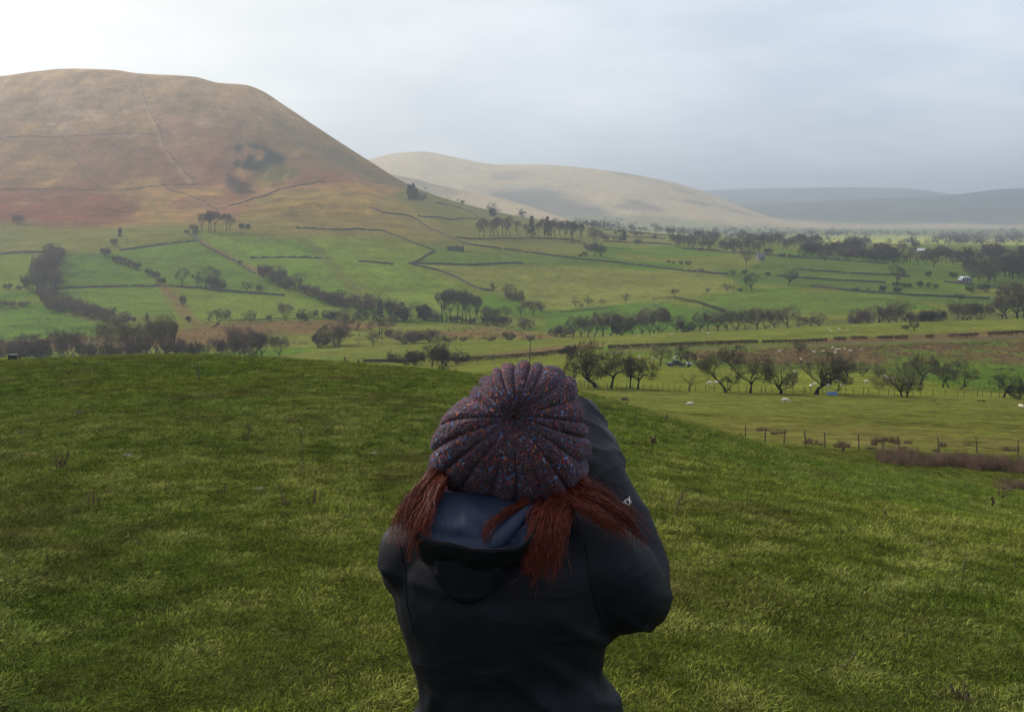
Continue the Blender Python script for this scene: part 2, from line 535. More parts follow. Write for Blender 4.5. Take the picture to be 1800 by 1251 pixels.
    # --- valley bottom on the left: bracken and rough ground
    area([(0, 588), (120, 592), (220, 586), (330, 578), (420, 566), (600, 562), (700, 570), (640, 579), (560, 586), (430, 589), (390, 606), (0, 620)], (0.108, 0.066, 0.038), 3, 480, 720, 0.9, sstep(-0.5, 0.1, n2 + 0.3))
    area([(765, 584), (860, 573), (900, 580), (990, 590), (960, 597), (880, 594), (800, 594)], (0.112, 0.074, 0.040), 3, 480, 720, 0.9, sstep(-0.4, 0.1, n2 + 0.2))
    area([(1060, 585), (1300, 575), (1500, 560), (1800, 550), (1800, 562), (1300, 582)], (0.070, 0.082, 0.028), 3, 500, 700)
    # --- in-bye fields
    area([(0, 548), (50, 540), (110, 552), (180, 572), (190, 585), (0, 600)], (0.060, 0.108, 0.018), 2, 520, 900)
    area([(90, 508), (280, 502), (310, 540), (330, 560), (220, 555), (110, 535)], (0.082, 0.122, 0.022), 2, 520, 1000)
    area([(310, 508), (500, 515), (600, 545), (560, 560), (350, 560), (330, 530)], (0.090, 0.124, 0.022), 2, 520, 1000)
    area([(0, 450), (90, 448), (75, 510), (0, 515)], (0.086, 0.118, 0.022), 2, 520, 1000)
    area([(100, 445), (180, 440), (290, 505), (90, 508)], (0.056, 0.096, 0.018), 2, 520, 1100)
    area([(190, 445), (340, 418), (460, 490), (500, 512), (290, 503)], (0.064, 0.102, 0.020), 2, 520, 1100)
    area([(350, 414), (420, 405), (520, 440), (570, 455), (600, 480), (640, 520), (620, 545), (530, 510), (450, 478)], (0.082, 0.126, 0.022), 3, 520, 1100)
    area([(530, 415), (680, 412), (760, 440), (730, 462), (830, 520), (760, 560), (640, 540), (600, 480), (570, 440)], (0.094, 0.130, 0.024), 3, 520, 1100)
    area([(740, 462), (770, 440), (830, 430), (1000, 450), (1100, 470), (920, 465), (830, 468)], (0.062, 0.100, 0.020), 2, 520, 1200)
    area([(735, 465), (830, 468), (1020, 468), (1200, 480), (1310, 490), (1300, 512), (1150, 530), (1060, 545), (960, 545), (850, 510)], (0.112, 0.124, 0.032), 3, 520, 1200)
    area([(960, 548), (1140, 530), (1270, 545), (1350, 550), (1250, 575), (1100, 588), (960, 580)], (0.058, 0.108, 0.018), 2, 520, 900)
    area([(1300, 512), (1500, 515), (1640, 535), (1500, 552), (1300, 550), (1240, 540)], (0.068, 0.104, 0.020), 3, 520, 1000)
    area([(1250, 470), (1400, 482), (1560, 500), (1800, 530), (1800, 550), (1640, 530), (1420, 505), (1300, 500)], (0.056, 0.090, 0.020), 3, 520, 1200)
    area([(1000, 408), (1090, 405), (1180, 416), (1180, 432), (1060, 425)], (0.118, 0.122, 0.040), 2, 900, 1900)
    area([(1350, 450), (1580, 460), (1800, 485), (1800, 500), (1560, 495), (1300, 480)], (0.060, 0.092, 0.020), 3, 700, 1300)
    for pts in ([(285, 500), (305, 525), (325, 550), (345, 570)], ):
        strip(pts, (0.110, 0.072, 0.040), 22, 4, 520, 1000, 0.8)
    strip([(530, 415), (560, 445), (590, 475), (625, 510), (650, 530)], (0.092, 0.080, 0.036), 16, 5, 520, 1100, 0.7)
    strip([(345, 415), (380, 440), (430, 465), (470, 485)], (0.115, 0.082, 0.044), 8, 2, 520, 1100, 0.8)
    # --- rough grazing at the hill foot, then the hill
    hz = sstep(940, 1050, y) * (1 - sstep(1000, 1080, px)) * (1 - sstep(1850, 2200, y))
    lerp((0.104, 0.100, 0.034), hz * 0.8)
    area([(-300, 380), (40, 388), (100, 402), (190, 400), (330, 392), (345, 415), (190, 445), (0, 448), (-300, 455)], (0.100, 0.106, 0.032), 3, 900, 1300)
    area([(390, 405), (430, 370), (500, 335), (640, 330), (740, 372), (790, 400), (760, 425), (680, 412), (530, 415)], (0.122, 0.106, 0.040), 6, 950, 1500)
    area([(420, 395), (500, 380), (640, 395), (700, 400), (560, 410)], (0.110, 0.090, 0.036), 6, 950, 1500, 0.7, sstep(-0.3, 0.3, n2))
    area([(-700, 100), (430, 100), (720, 318), (690, 345), (600, 335), (500, 330), (430, 362), (400, 392), (330, 392), (200, 400), (100, 402), (40, 388), (-700, 380)], TAN, 4, 1000, 1900)
    hillm = sstep(-0.25, 0.3, n1 + 0.4 * ns)
    area([(-700, 205), (60, 190), (330, 170), (480, 190), (620, 275), (720, 325), (480, 330), (420, 390), (-700, 380)], PUR, 14, 1000, 1900, 0.85, hillm)
    area([(-700, 244), (110, 242), (135, 290), (190, 335), (-700, 335)], (0.098, 0.068, 0.032), 4, 1000, 1900, 0.85, sstep(-0.5, 0.2, ns))
    area([(115, 244), (270, 240), (330, 310), (340, 330), (190, 333), (140, 290)], (0.094, 0.058, 0.034), 4, 1000, 1900, 0.85, sstep(-0.5, 0.2, ns + 0.2))
    area([(-700, 332), (180, 331), (215, 345), (240, 365), (225, 385), (190, 396), (110, 402), (50, 392), (-700, 380)], RED, 9, 1000, 1500, 0.9, sstep(-0.75, -0.1, n2 + 0.4 * ns))
    area([(-700, 300), (30, 305), (170, 318), (190, 332), (-700, 333)], (0.104, 0.050, 0.032), 14, 1000, 1500, 0.8, hillm)
    area([(330, 270), (370, 280), (440, 300), (450, 320), (400, 360), (390, 345), (360, 320)], (0.112, 0.056, 0.038), 6, 1000, 1700, 0.75, sstep(-0.5, 0.2, ns))
    area([(505, 315), (560, 295), (620, 320), (600, 330), (510, 330)], (0.110, 0.056, 0.038), 5, 1000, 1700, 0.7)
    area([(-700, 90), (460, 90), (560, 225), (430, 205), (300, 195), (150, 200), (-700, 215)], (0.215, 0.170, 0.105), 22, 1000, 1900, 0.75, sstep(-0.6, 0.2, n1 + 0.3 * ns))  # pale upland grass and scree, whitened further in place of summit mist
    crg = sstep(-0.42, -0.02, fbm(x / 20, y / 50, 81, 4))
    area([(398, 262), (425, 246), (470, 256), (530, 292), (512, 314), (470, 306), (410, 296)], (0.012, 0.013, 0.012), 5, 1000, 1700, 0.97, crg)
    area([(400, 305), (430, 318), (445, 340), (420, 345), (395, 325)], (0.022, 0.021, 0.017), 5, 1000, 1700, 0.9, crg)
    area([(550, 260), (600, 265), (680, 310), (710, 325), (660, 325), (590, 290)], (0.062, 0.064, 0.042), 8, 1000, 1700, 0.8, crg)
    area([(430, 215), (480, 210), (560, 240), (620, 290), (560, 300), (500, 270)], (0.085, 0.078, 0.046), 10, 1000, 1900, 0.55, crg)
    area([(470, 290), (540, 290), (500, 318), (470, 330), (440, 320)], (0.088, 0.092, 0.034), 5, 1000, 1700, 0.6)
    scree = sstep(0.05, 0.4, fbm(x / 18, y / 18, 83, 4))
    area([(40, 190), (330, 185), (400, 225), (250, 240), (50, 232)], (0.26, 0.23, 0.20), 10, 1000, 1900, 0.45, scree)
    strip([(240, 130), (247, 160), (262, 200), (277, 240), (300, 280), (335, 325)], (0.24, 0.21, 0.17), 7, 3, 1000, 1900, 0.4)
    strip([(0, 155), (12, 140), (20, 130)], (0.30, 0.28, 0.25), 6, 3, 1000, 1900, 0.5)
    strip([(400, 362), (450, 345), (520, 328), (600, 322)], (0.160, 0.120, 0.066), 6, 3, 1000, 1600, 0.7)
    strip([(260, 345), (275, 375), (290, 392)], (0.075, 0.090, 0.030), 9, 4, 1000, 1500, 0.6)
    # --- beyond the spur: sunlit fell, valley floor and the far moors
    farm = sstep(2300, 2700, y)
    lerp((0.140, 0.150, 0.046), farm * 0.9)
    lerp((0.400, 0.300, 0.165), sstep(2950, 3120, y) * (1 - sstep(5600, 6200, y)) * (1 - sstep(396, 406, py)))  # dry grass, its colour raised to carry the sunlight on the fell
    nf = fbm(x / 260, y / 200, 91, 4)
    lerp((0.105, 0.092, 0.068), sstep(0.0, 0.35, nf) * 0.7 * sstep(3000, 3300, y) * (1 - sstep(392, 402, py)))
    area([(820, 330), (960, 330), (1040, 360), (1080, 385), (960, 382), (880, 352)], (0.098, 0.092, 0.075), 10, 3500, 5400, 0.8)  # shaded ravine, its shadow put into the ground colour
    area([(860, 296), (1040, 300), (1150, 322), (1100, 345), (960, 320)], (0.40, 0.31, 0.18), 10, 3500, 5400, 0.7)  # sunlit face right of the ravine, painted lighter
    area([(1000, 378), (1160, 378), (1300, 395), (1450, 404), (1300, 412), (1000, 405)], (0.135, 0.155, 0.060), 6, 3000, 5400, 0.7)
    lerp((0.062, 0.064, 0.048), sstep(5600, 6400, y) * 0.95)
    lerp((0.095, 0.105, 0.050), sstep(5600, 6400, y) * sstep(0.15, 0.4, nf) * 0.7)
    area([(1380, 412), (1600, 414), (1900, 424), (1900, 431), (1600, 428), (1400, 424)], (0.30, 0.32, 0.085), 1.5, 1800, 3600, 0.95, sstep(-0.35, 0.1, fbm(x / 120, y / 60, 92, 3) + 0.1))  # far fields with a patch of sunlight painted into the colour
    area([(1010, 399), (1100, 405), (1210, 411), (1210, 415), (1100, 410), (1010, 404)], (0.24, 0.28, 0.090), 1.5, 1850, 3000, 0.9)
    # general mottling
    col *= (1 + 0.16 * n2[:, None] + 0.12 * n1[:, None])
    fl = (sstep(62, 70, y) * (1 - sstep(2200, 2600, y)))[:, None]
    col = col * (1 - fl) + col * np.array((1.10, 1.04, 0.82)) * fl
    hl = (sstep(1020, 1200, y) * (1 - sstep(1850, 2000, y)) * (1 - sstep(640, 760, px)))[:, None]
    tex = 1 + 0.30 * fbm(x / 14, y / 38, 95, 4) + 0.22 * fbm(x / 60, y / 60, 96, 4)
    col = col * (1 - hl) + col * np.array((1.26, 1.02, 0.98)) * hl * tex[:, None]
    col = np.clip(col, 0.01, 0.6)
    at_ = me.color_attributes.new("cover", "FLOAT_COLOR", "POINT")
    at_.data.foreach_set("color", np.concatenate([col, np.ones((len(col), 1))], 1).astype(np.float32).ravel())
    m, nt, b = new_mat("grassland")
    a = N(nt, "ShaderNodeAttribute", attribute_name="cover")
    g_ = N(nt, "ShaderNodeNewGeometry")
    def noise(scale, det=4.0, r=0.6, sx=1.0):
        mp = N(nt, "ShaderNodeMapping")
        mp.inputs["Scale"].default_value = (sx, 1, 1)
        link(nt, g_.outputs["Position"], mp.inputs[0])
        n = N(nt, "ShaderNodeTexNoise", i2=scale, i3=det, i4=r)
        link(nt, mp.outputs[0], n.inputs[0])
        return n.outputs[0]
    a1 = noise(0.9, 3.0, 0.7); a2 = noise(0.22, 3.0, 0.7); a3 = noise(0.04, 5.0, 0.7, 0.6)
    f = math_node(nt, "ADD", math_node(nt, "MULTIPLY", a1, 0.9), math_node(nt, "ADD", math_node(nt, "MULTIPLY", a2, 0.7), math_node(nt, "MULTIPLY", a3, 0.6)))
    f = math_node(nt, "ADD", math_node(nt, "MULTIPLY", math_node(nt, "SUBTRACT", f, 1.10), 2.3), 1.0)
    f = math_node(nt, "MAXIMUM", f, 0.25)
    a4 = noise(24.0, 3.0, 0.7)
    f = math_node(nt, "MULTIPLY", f, math_node(nt, "ADD", math_node(nt, "MULTIPLY", math_node(nt, "SUBTRACT", a4, 0.5), 2.4), 1.0))
    f = math_node(nt, "MAXIMUM", f, 0.15)
    vm = N(nt, "ShaderNodeVectorMath", operation="SCALE")
    link(nt, a.outputs["Color"], vm.inputs[0]); link(nt, f, vm.inputs["Scale"])
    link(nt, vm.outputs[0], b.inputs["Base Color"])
    b.inputs["Roughness"].default_value = 0.95
    b.inputs["Specular IOR Level"].default_value = 0.0
    bp = N(nt, "ShaderNodeBump", i0=0.6, i1=0.5)
    bpn = N(nt, "ShaderNodeBump", i0=0.8, i1=0.03)
    link(nt, a4, bpn.inputs["Height"])
    link(nt, a1, bp.inputs["Height"]); link(nt, bpn.outputs[0], bp.inputs["Normal"]); link(nt, bp.outputs[0], b.inputs["Normal"])
    me.materials.append(m)
    o = me_obj("ground", me)
    o["kind"] = "structure"
    return o


ground = build_terrain()


def ground_h(X, Y):
    """height of the built ground sheet"""
    U, Yn, Z = GRID
    X = np.asarray(X, float); Y = np.clip(np.asarray(Y, float), Yn[0], Yn[-1] - 1e-3)
    j = np.clip(np.searchsorted(Yn, Y, side="right") - 1, 0, len(Yn) - 2)
    b = (Y - Yn[j]) / (Yn[j + 1] - Yn[j])
    W0 = np.sqrt(Yn[j] ** 2 + 81.0); W1 = np.sqrt(Yn[j + 1] ** 2 + 81.0)
    u = np.clip(X / (W0 * (1 - b) + W1 * b), U[0], U[-1] - 1e-6)
    i = np.clip(np.searchsorted(U, u, side="right") - 1, 0, len(U) - 2)
    a = (u - U[i]) / (U[i + 1] - U[i])
    return (Z[j, i] * (1 - a) + Z[j, i + 1] * a) * (1 - b) + (Z[j + 1, i] * (1 - a) + Z[j + 1, i + 1] * a) * b


# ------------------------------------------------------------ damp valley air
def build_haze():
    mb = MB()
    x0, x1, y0, y1, z0, z1 = -34000, 34000, -400, 13500, -60, EYE + 470
    mb.box(((x0 + x1) / 2, (y0 + y1) / 2, (z0 + z1) / 2), (x1 - x0, y1 - y0, z1 - z0))
    m = bpy.data.materials.new("damp_air"); m.use_nodes = True
    nt = m.node_tree; nt.nodes.clear()
    v = N(nt, "ShaderNodeVolumePrincipled")
    v.inputs["Color"].default_value = (0.80, 0.90, 1.0, 1)
    v.inputs["Density"].default_value = HAZE_DENSITY
    v.inputs["Anisotropy"].default_value = 0.6
    out = N(nt, "ShaderNodeOutputMaterial")
    link(nt, v.outputs[0], out.inputs["Volume"])
    o = mb.obj("haze", m)
    o["kind"] = "stuff"
    o["label"] = "pale damp air thickening over the far valley and moors"
    o["category"] = "haze"
    return o


HAZE_DENSITY = 1.9e-4
build_haze()


# ------------------------------------------------------------ plants: prototypes
BARK = plain("bark", (0.026, 0.022, 0.018), 0.95, 0.1, 0.4, 3.0)
TW_BROWN = plain("brown_twigs", (0.084, 0.065, 0.050), 0.95, 0.05, 0.3, 0.8)
TW_OLIVE = plain("lichened_twigs", (0.086, 0.078, 0.048), 0.95, 0.05, 0.3, 0.8)
TW_PURPLE = plain("purple_twigs", (0.094, 0.060, 0.058), 0.95, 0.05, 0.3, 0.8)
TW_DARK = plain("dark_twigs", (0.044, 0.038, 0.028), 0.95, 0.05, 0.3, 0.8)
TW_PALE = plain("pale_twigs", (0.140, 0.120, 0.078), 0.95, 0.05, 0.3, 0.8)
EVERGREEN = plain("evergreen_leaves", (0.022, 0.034, 0.016), 0.9, 0.1, 0.45, 0.9)
STRAW = plain("dead_stems", (0.095, 0.068, 0.045), 0.9, 0.1, 0.4, 9.0)
RUSH = plain("brown_rushes", (0.125, 0.092, 0.055), 0.95, 0.05, 0.45, 1.2)


def segs_mesh(name, P0, P1, R0, R1, mat=None, n=3):
    P0 = np.asarray(P0, float); P1 = np.asarray(P1, float); R0 = np.asarray(R0, float); R1 = np.asarray(R1, float)
    d = P1 - P0; L = np.linalg.norm(d, axis=1, keepdims=True); d = d / np.maximum(L, 1e-9)
    ref = np.tile([[0.35, 0.21, 0.91]], (len(d), 1))
    a = np.cross(d, ref); a /= np.maximum(np.linalg.norm(a, axis=1, keepdims=True), 1e-6)
    b = np.cross(d, a)
    V = []
    for (P, r) in ((P0, R0), (P1, R1)):
        for j in range(n):
            t = 2 * math.pi * j / n
            V.append(P + (a * math.cos(t) + b * math.sin(t)) * r[:, None])
    V = np.stack(V, 1).reshape(-1, 3)
    base = np.arange(len(P0))[:, None] * (2 * n)
    Q = [np.concatenate([base + j, base + (j + 1) % n, base + n + (j + 1) % n, base + n + j], 1) for j in range(n)]
    return np_mesh(name, V, np.stack(Q, 1).reshape(-1, 4), mat, smooth=False)


def rvec(r):
    return Vector((r.gauss(0, 1), r.gauss(0, 1), r.gauss(0, 1)))


def grow_tree(seed, H, trunk_h, asp, trunk_r, lean=(0, 0), limbs=6, wig=0.22, twig_r=0.012, dens=1.0, up=0.25, stems=1, low=None):
    """bare winter tree: trunk, limbs, branches and twigs kept inside a rounded crown"""
    r = random.Random(seed)
    mb = MB(); S0, S1, A0, A1 = [], [], [], []
    low = trunk_h * 0.72 if low is None else low
    ctr = Vector((lean[0] * (trunk_h + 0.12 * H), lean[1] * (trunk_h + 0.12 * H), (H + low) / 2))
    rz, rx = (H - low) / 2, asp * H / 2
    ph = [r.uniform(0, 6.28) for _ in range(4)]

    def keep(p):
        q = p - ctr
        a_ = math.atan2(q.y, q.x); e_ = math.atan2(q.z, math.hypot(q.x, q.y))
        k = 1 + 0.16 * math.sin(2 * a_ + ph[0]) + 0.10 * math.sin(3 * a_ + 2 * e_ + ph[1]) + 0.12 * math.sin(3 * e_ + ph[2] + a_)
        l = math.sqrt((q.x / rx) ** 2 + (q.y / rx) ** 2 + (q.z / rz) ** 2) / k
        return p if l <= 1 else ctr + q * ((1 / l) * (1 - 0.34 * r.random() ** 1.6 + 0.05 * r.random()))

    def branch(p, d, L, rad, level, n):
        pts = [p.copy()]; rr = [rad]
        cur = d.normalized()
        for k in range(n):
            cur = (cur + rvec(r) * wig + Vector((0, 0, up * (0.5 if level > 1 else 0.3)))).normalized()
            nx = pts[-1] + cur * (L / n)
            if level > 0: nx = keep(nx)
            pts.append(nx); rr.append(max(rad * (1 - 0.7 * (k + 1) / n), twig_r * 0.6))
        if level <= 1:
            mb.tube(pts, rr, 6 if level == 0 else 5)
        else:
            for k in range(n):
                S0.append(pts[k]); S1.append(pts[k + 1]); A0.append(rr[k]); A1.append(rr[k + 1])
        if level >= 4: return
        kids = {0: limbs, 1: 6, 2: 6, 3: 5}[level]
        kids = max(2, int(kids * (dens if level >= 1 else 1) + r.random()))
        for c in range(kids):
            t = r.uniform(0.28, 1.0)
            if level == 0: t = 1 - (0.30 if stems == 1 else 0.6) * (c / max(1, kids - 1)) * r.uniform(0.6, 1.2)
            f = t * n; i = min(int(f), n - 1)
            q = pts[i].lerp(pts[i + 1], f - i)
            ax = (pts[i + 1] - pts[i])
            ax = ax.normalized() if ax.length > 1e-6 else Vector((0, 0, 1))
            side = ax.cross(rvec(r)).normalized()
            if level == 0:
                ang = 2 * math.pi * (c / kids) + r.uniform(-.5, .5)
                side = Vector((math.cos(ang), math.sin(ang), 0))
            nd = (ax * 0.75 + side * r.uniform(0.45, 1.05) * (0.5 + asp if level == 0 else 1.0)).normalized()
            if level == 0: ln = (H - trunk_h) * r.uniform(0.65, 1.0)
            elif level == 1: ln = H * r.uniform(0.20, 0.34)
            elif level == 2: ln = H * r.uniform(0.10, 0.19)
            else: ln = H * r.uniform(0.05, 0.10)
            branch(q, nd, ln, max(rr[min(i, len(rr) - 1)] * (0.60 if level == 0 else 0.5), twig_r), level + 1, 5 if level < 1 else (4 if level < 2 else 2))

    for s in range(stems):
        off = Vector((r.uniform(-1, 1), r.uniform(-1, 1), 0)) * (trunk_r * 3.5 if stems > 1 else 0)
        ld = Vector((lean[0] + (off.x * 1.0 / max(trunk_r * 10, .1) if stems > 1 else 0), lean[1] + (off.y * 1.0 / max(trunk_r * 10, .1) if stems > 1 else 0), 1)).normalized()
        branch(off - Vector((0, 0, 0.4)), ld, trunk_h + 0.4, trunk_r * (1 if stems == 1 else r.uniform(0.6, 1)), 0, 5)
    tm = mb.mesh("trunk", BARK, True)
    cm = segs_mesh("crown", S0, S1, A0, A1, TW_BROWN)
    A = np.array([p[:] for p in S1])
    return (tm, cm, float(np.percentile(A[:, 2], 98.5)))


def leafy(seed, H, rad, n, leaf, conic=True):
    """dense evergreen: small leaf faces gathered in clumps through the crown"""
    r = np.random.default_rng(seed)
    m = 46
    cz = r.uniform(0.10, 0.98, m) ** 0.9 * H
    prof = (1 - cz / H) ** 0.75 if conic else np.sqrt(np.clip(1 - ((cz / H - 0.5) / 0.52) ** 2, 0.05, 1))
    ca = r.uniform(0, 2 * math.pi, m); cr = rad * prof * np.sqrt(r.uniform(0.15, 1, m))
    Cc = np.stack([cr * np.cos(ca), cr * np.sin(ca), cz], 1)
    k = r.integers(0, m, n)
    P = Cc[k] + r.normal(0, 1, (n, 3)) * (rad * 0.17) * np.array([1, 1, 0.8])
    P[:, 2] = np.maximum(P[:, 2], 0.03 * H)
    a = r.normal(0, 1, (n, 3)); a /= np.linalg.norm(a, axis=1, keepdims=True)
    b = np.cross(a, r.normal(0, 1, (n, 3))); b /= np.linalg.norm(b, axis=1, keepdims=True)
    s = leaf * r.uniform(0.6, 1.4, (n, 1))
    V = np.stack([P - a * s, P + b * s * 0.55, P + a * s, P - b * s * 0.55], 1).reshape(-1, 3)
    Q = np.arange(n * 4).reshape(-1, 4)
    cm = np_mesh("crown", V, Q, EVERGREEN, smooth=False)
    tm = MB().tube([(0, 0, -0.3), (0.05, 0, H * 0.4), (0, 0.03, H * 0.92)], [rad * 0.09, rad * 0.06, rad * 0.012], 6).mesh("trunk", BARK, True)
    return (tm, cm, float(P[:, 2].max()))


PT = {
    "thorn1": grow_tree(1, 7, 2.0, 0.92, 0.30, (0.34, 0.05), 7, 0.24, 0.0130, 1.08, 0.14),
    "thorn2": grow_tree(2, 7, 1.7, 1.02, 0.32, (0.20, -0.2), 8, 0.26, 0.0130, 1.08, 0.12),
    "thorn3": grow_tree(3, 7, 2.2, 0.85, 0.26, (0.42, 0.1), 6, 0.26, 0.0130, 1.08, 0.16),
    "thorn4": grow_tree(31, 7, 1.5, 1.1, 0.24, (-0.12, 0.1), 7, 0.28, 0.0145, 0.95, 0.14, stems=2),
    "thorn5": grow_tree(32, 7, 2.4, 0.78, 0.26, (0.15, -0.1), 6, 0.30, 0.0145, 0.9, 0.18),
    "oak4": grow_tree(33, 11, 3.6, 0.82, 0.36, (0.10, 0), 8, 0.24, 0.022, 0.92, 0.15, low=2.4),
    "wide": grow_tree(4, 8, 2.0, 1.25, 0.44, (0.10, 0.1), 9, 0.26, 0.0130, 1.08, 0.10),
    "lean": grow_tree(5, 7, 3.2, 0.62, 0.22, (-0.62, 0.1), 6, 0.26, 0.014, 1.0, 0.12),
    "gnarl": grow_tree(6, 4, 1.2, 1.7, 0.16, (0.6, 0.1), 5, 0.42, 0.012, 0.55, 0.05),
    "oak1": grow_tree(7, 11, 3.0, 0.88, 0.42, (0, 0), 9, 0.20, 0.019, 0.95, 0.16, low=1.3),
    "oak2": grow_tree(8, 11, 2.6, 0.98, 0.42, (0.05, 0), 10, 0.22, 0.019, 0.95, 0.14, low=1.0),
    "oak3": grow_tree(9, 11, 2.9, 0.78, 0.40, (-0.06, 0), 8, 0.20, 0.019, 0.95, 0.18, low=1.6),
    "tall1": grow_tree(10, 18, 8.0, 0.46, 0.46, (0.02, 0), 9, 0.16, 0.034, 0.92, 0.16, low=7.5),
    "tall2": grow_tree(11, 18, 9.0, 0.50, 0.44, (-0.04, 0), 8, 0.16, 0.034, 0.92, 0.16, low=8.5),
    "tall3": grow_tree(12, 18, 7.0, 0.54, 0.48, (0.06, 0), 10, 0.16, 0.034, 0.92, 0.16, low=6.5),
    "vase": grow_tree(13, 12, 2.4, 0.72, 0.24, (0.04, 0), 7, 0.13, 0.018, 1.0, 0.20, stems=2, low=1.2),
    "bush1": grow_tree(14, 5, 0.8, 1.0, 0.10, (0, 0), 6, 0.24, 0.020, 0.78, 0.18, stems=4, low=0.3),
    "bush2": grow_tree(15, 5, 0.7, 1.15, 0.10, (0.1, 0), 6, 0.26, 0.020, 0.78, 0.14, stems=4, low=0.3),
    "bush3": grow_tree(16, 5, 0.9, 0.9, 0.09, (0.15, 0), 6, 0.26, 0.020, 0.75, 0.18, stems=4, low=0.4),
    "fir": leafy(21, 12, 2.6, 3000, 0.34),
    "pine": leafy(22, 12, 3.4, 3000, 0.36, False),
    "holly": leafy(23, 5, 2.6, 2600, 0.24, False),
}


def plant(proto, px, py, hpx, mat, name, label, cat="tree", group=None, Y=None, wide=1.0, seed=None, parts=True):
    p = on(px, Y) if Y else at(px, py)
    if Y is not None:      # base hidden behind the near rise: height counted from the given row
        pass
    tm, cm, h = PT[proto]
    r = random.Random(seed if seed is not None else int(px * 31 + hpx * 7))
    H = hpx / F * p.y
    s = H / h
    rz = r.choice((0, math.pi * 2 / 3, -2, 1.1)) * 0 + (r.uniform(-0.5, 0.5) if proto in ("thorn1", "thorn2", "thorn3", "thorn5", "wide", "lean", "gnarl") else r.uniform(0, 6.28))
    t = thing(name, p, label, cat, group, rz)
    w = s * wide * r.uniform(0.92, 1.08)
    t.scale = (w, w, s)
    o = bpy.data.objects.new("trunk", tm); C.objects.link(o); o.parent = t
    c = bpy.data.objects.new("crown", cm); C.objects.link(c); c.parent = t
    if mat is not None:
        c.material_slots[0].link = "OBJECT"; c.material_slots[0].material = mat
    return t


TH = ("thorn1", "thorn2", "thorn3", "thorn4", "thorn5"); OK_ = ("oak1", "oak2", "oak3", "oak4"); TA = ("tall1", "tall2", "tall3"); BU = ("bush1", "bush2", "bush3")
TWN = {"b": TW_BROWN, "o": TW_OLIVE, "p": TW_PURPLE, "d": TW_DARK, "l": TW_PALE, "e": EVERGREEN}
KIND = {"T": TH, "O": OK_, "L": TA, "B": BU, "V": ("vase",), "F": ("fir",), "P": ("pine",), "H": ("holly",), "W": ("wide",), "N": ("lean",), "G": ("gnarl",)}
NAMES = {"T": ("hawthorn_tree", "tree"), "W": ("hawthorn_tree", "tree"), "N": ("hawthorn_tree", "tree"), "G": ("fallen_tree", "tree"), "O": ("bare_tree", "tree"), "L": ("bare_tree", "tree"),
         "V": ("bare_tree", "tree"), "B": ("shrub", "shrub"), "F": ("conifer_tree", "tree"), "P": ("evergreen_tree", "tree"), "H": ("evergreen_bush", "shrub")}


def row_of(group, label, items, Y=None):
    """items: kind, colour, px, base row, height in px [, width factor]"""
    for k, it in enumerate(items):
        kd, cl, px, py, h = it[:5]
        wide = it[5] if len(it) > 5 else (1.0 if kd not in "B" else 1.15)
        pr = KIND[kd][(int(px) * 7 + k) % len(KIND[kd])]
        nm, cat = NAMES[kd]
        lb = label if isinstance(label, str) else label[0 if cat == "tree" else 1]
        plant(pr, px, py, h, TWN[cl], nm, lb, cat, group, Y, wide)


def one(kd, cl, px, py, h, label, wide=1.0, Y=None, name=None, v=None):
    nm, cat = NAMES[kd]
    pr = KIND[kd][(v if v is not None else int(px)) % len(KIND[kd])]
    return plant(pr, px, py, h, TWN[cl], name or nm, label, cat, None, Y, wide)


# ------------------------------------------------------------ the thorns along the field fence (nearest trees)
one("T", "d", 997, 668, 37, "small dark hawthorn just right of the knitted hat", 1.25)
one("T", "d", 1046, 681, 80, "tallest dark hawthorn on the fence, leftmost of the four beside the hat", 1.15, v=1)
one("T", "d", 1074, 682, 66, "second dark hawthorn of the four beside the hat", 1.0, v=0)
one("T", "d", 1106, 683, 56, "third dark hawthorn of the four beside the hat", 1.0, v=4)
one("T", "d", 1121, 684, 58, "rightmost dark hawthorn of the four beside the hat", 1.05, v=0)
one("G", "o", 1214, 687, 34, "low fallen thorn with a few twisted boughs on the fence", 1.3)
one("N", "d", 1277, 690, 66, "thin hawthorn leaning left over two sheep", 1.0)
one("T", "d", 1270, 690, 34, "low crooked thorn under the leaning hawthorn", 1.1, v=2)
one("T", "d", 1319, 691, 64, "single trunked hawthorn between the leaning thorn and a rounded one", 1.05, v=0)
one("T", "o", 1370, 692, 60, "rounded olive hawthorn left of the widest fence tree", 1.1, v=1)
one("W", "d", 1432, 693, 76, "widest hawthorn on the fence with forked trunk, behind the blue trough", 1.0)
one("T", "d", 1464, 691, 30, "small leaning thorn right above the blue trough", 1.4, v=2)
one("T", "o", 1580, 697, 62, "many stemmed hawthorn at the fence bend right of the wide tree", 1.1, v=3)
one("T", "d", 1594, 697, 34, "short thorn close against the many stemmed hawthorn", 1.3, v=0)
one("T", "d", 1617, 676, 52, "dark hawthorn standing behind the many stemmed one", 1.2, v=0)
one("T", "o", 1657, 681, 38, "left thorn of the trio by the side fence", 0.9, v=0)
one("T", "o", 1667, 682, 44, "middle thorn of the trio by the side fence", 0.95, v=4)
one("T", "o", 1684, 684, 38, "right thorn of the trio by the side fence", 1.1, v=2)
one("T", "d", 1764, 698, 42, "windswept bushy thorn near the right edge above the sheep", 1.3, v=0)
one("B", "d", 1788, 701, 26, "dark bush at the right edge beside the windswept thorn", 1.4)
row_of("thorns on the second fence line", ("bare thorn on the second fence line behind the first row", "low bush on the second fence line behind the first row"), [
    ("T", "o", 1160, 643, 36), ("T", "d", 1194, 643, 38), ("T", "d", 1209, 645, 28), ("T", "d", 1285, 649, 42), ("T", "o", 1406, 620, 24),
    ("T", "o", 1488, 661, 36), ("T", "o", 1511, 660, 22, 1.3), ("B", "d", 1000, 626, 20), ("T", "o", 1672, 662, 32)])
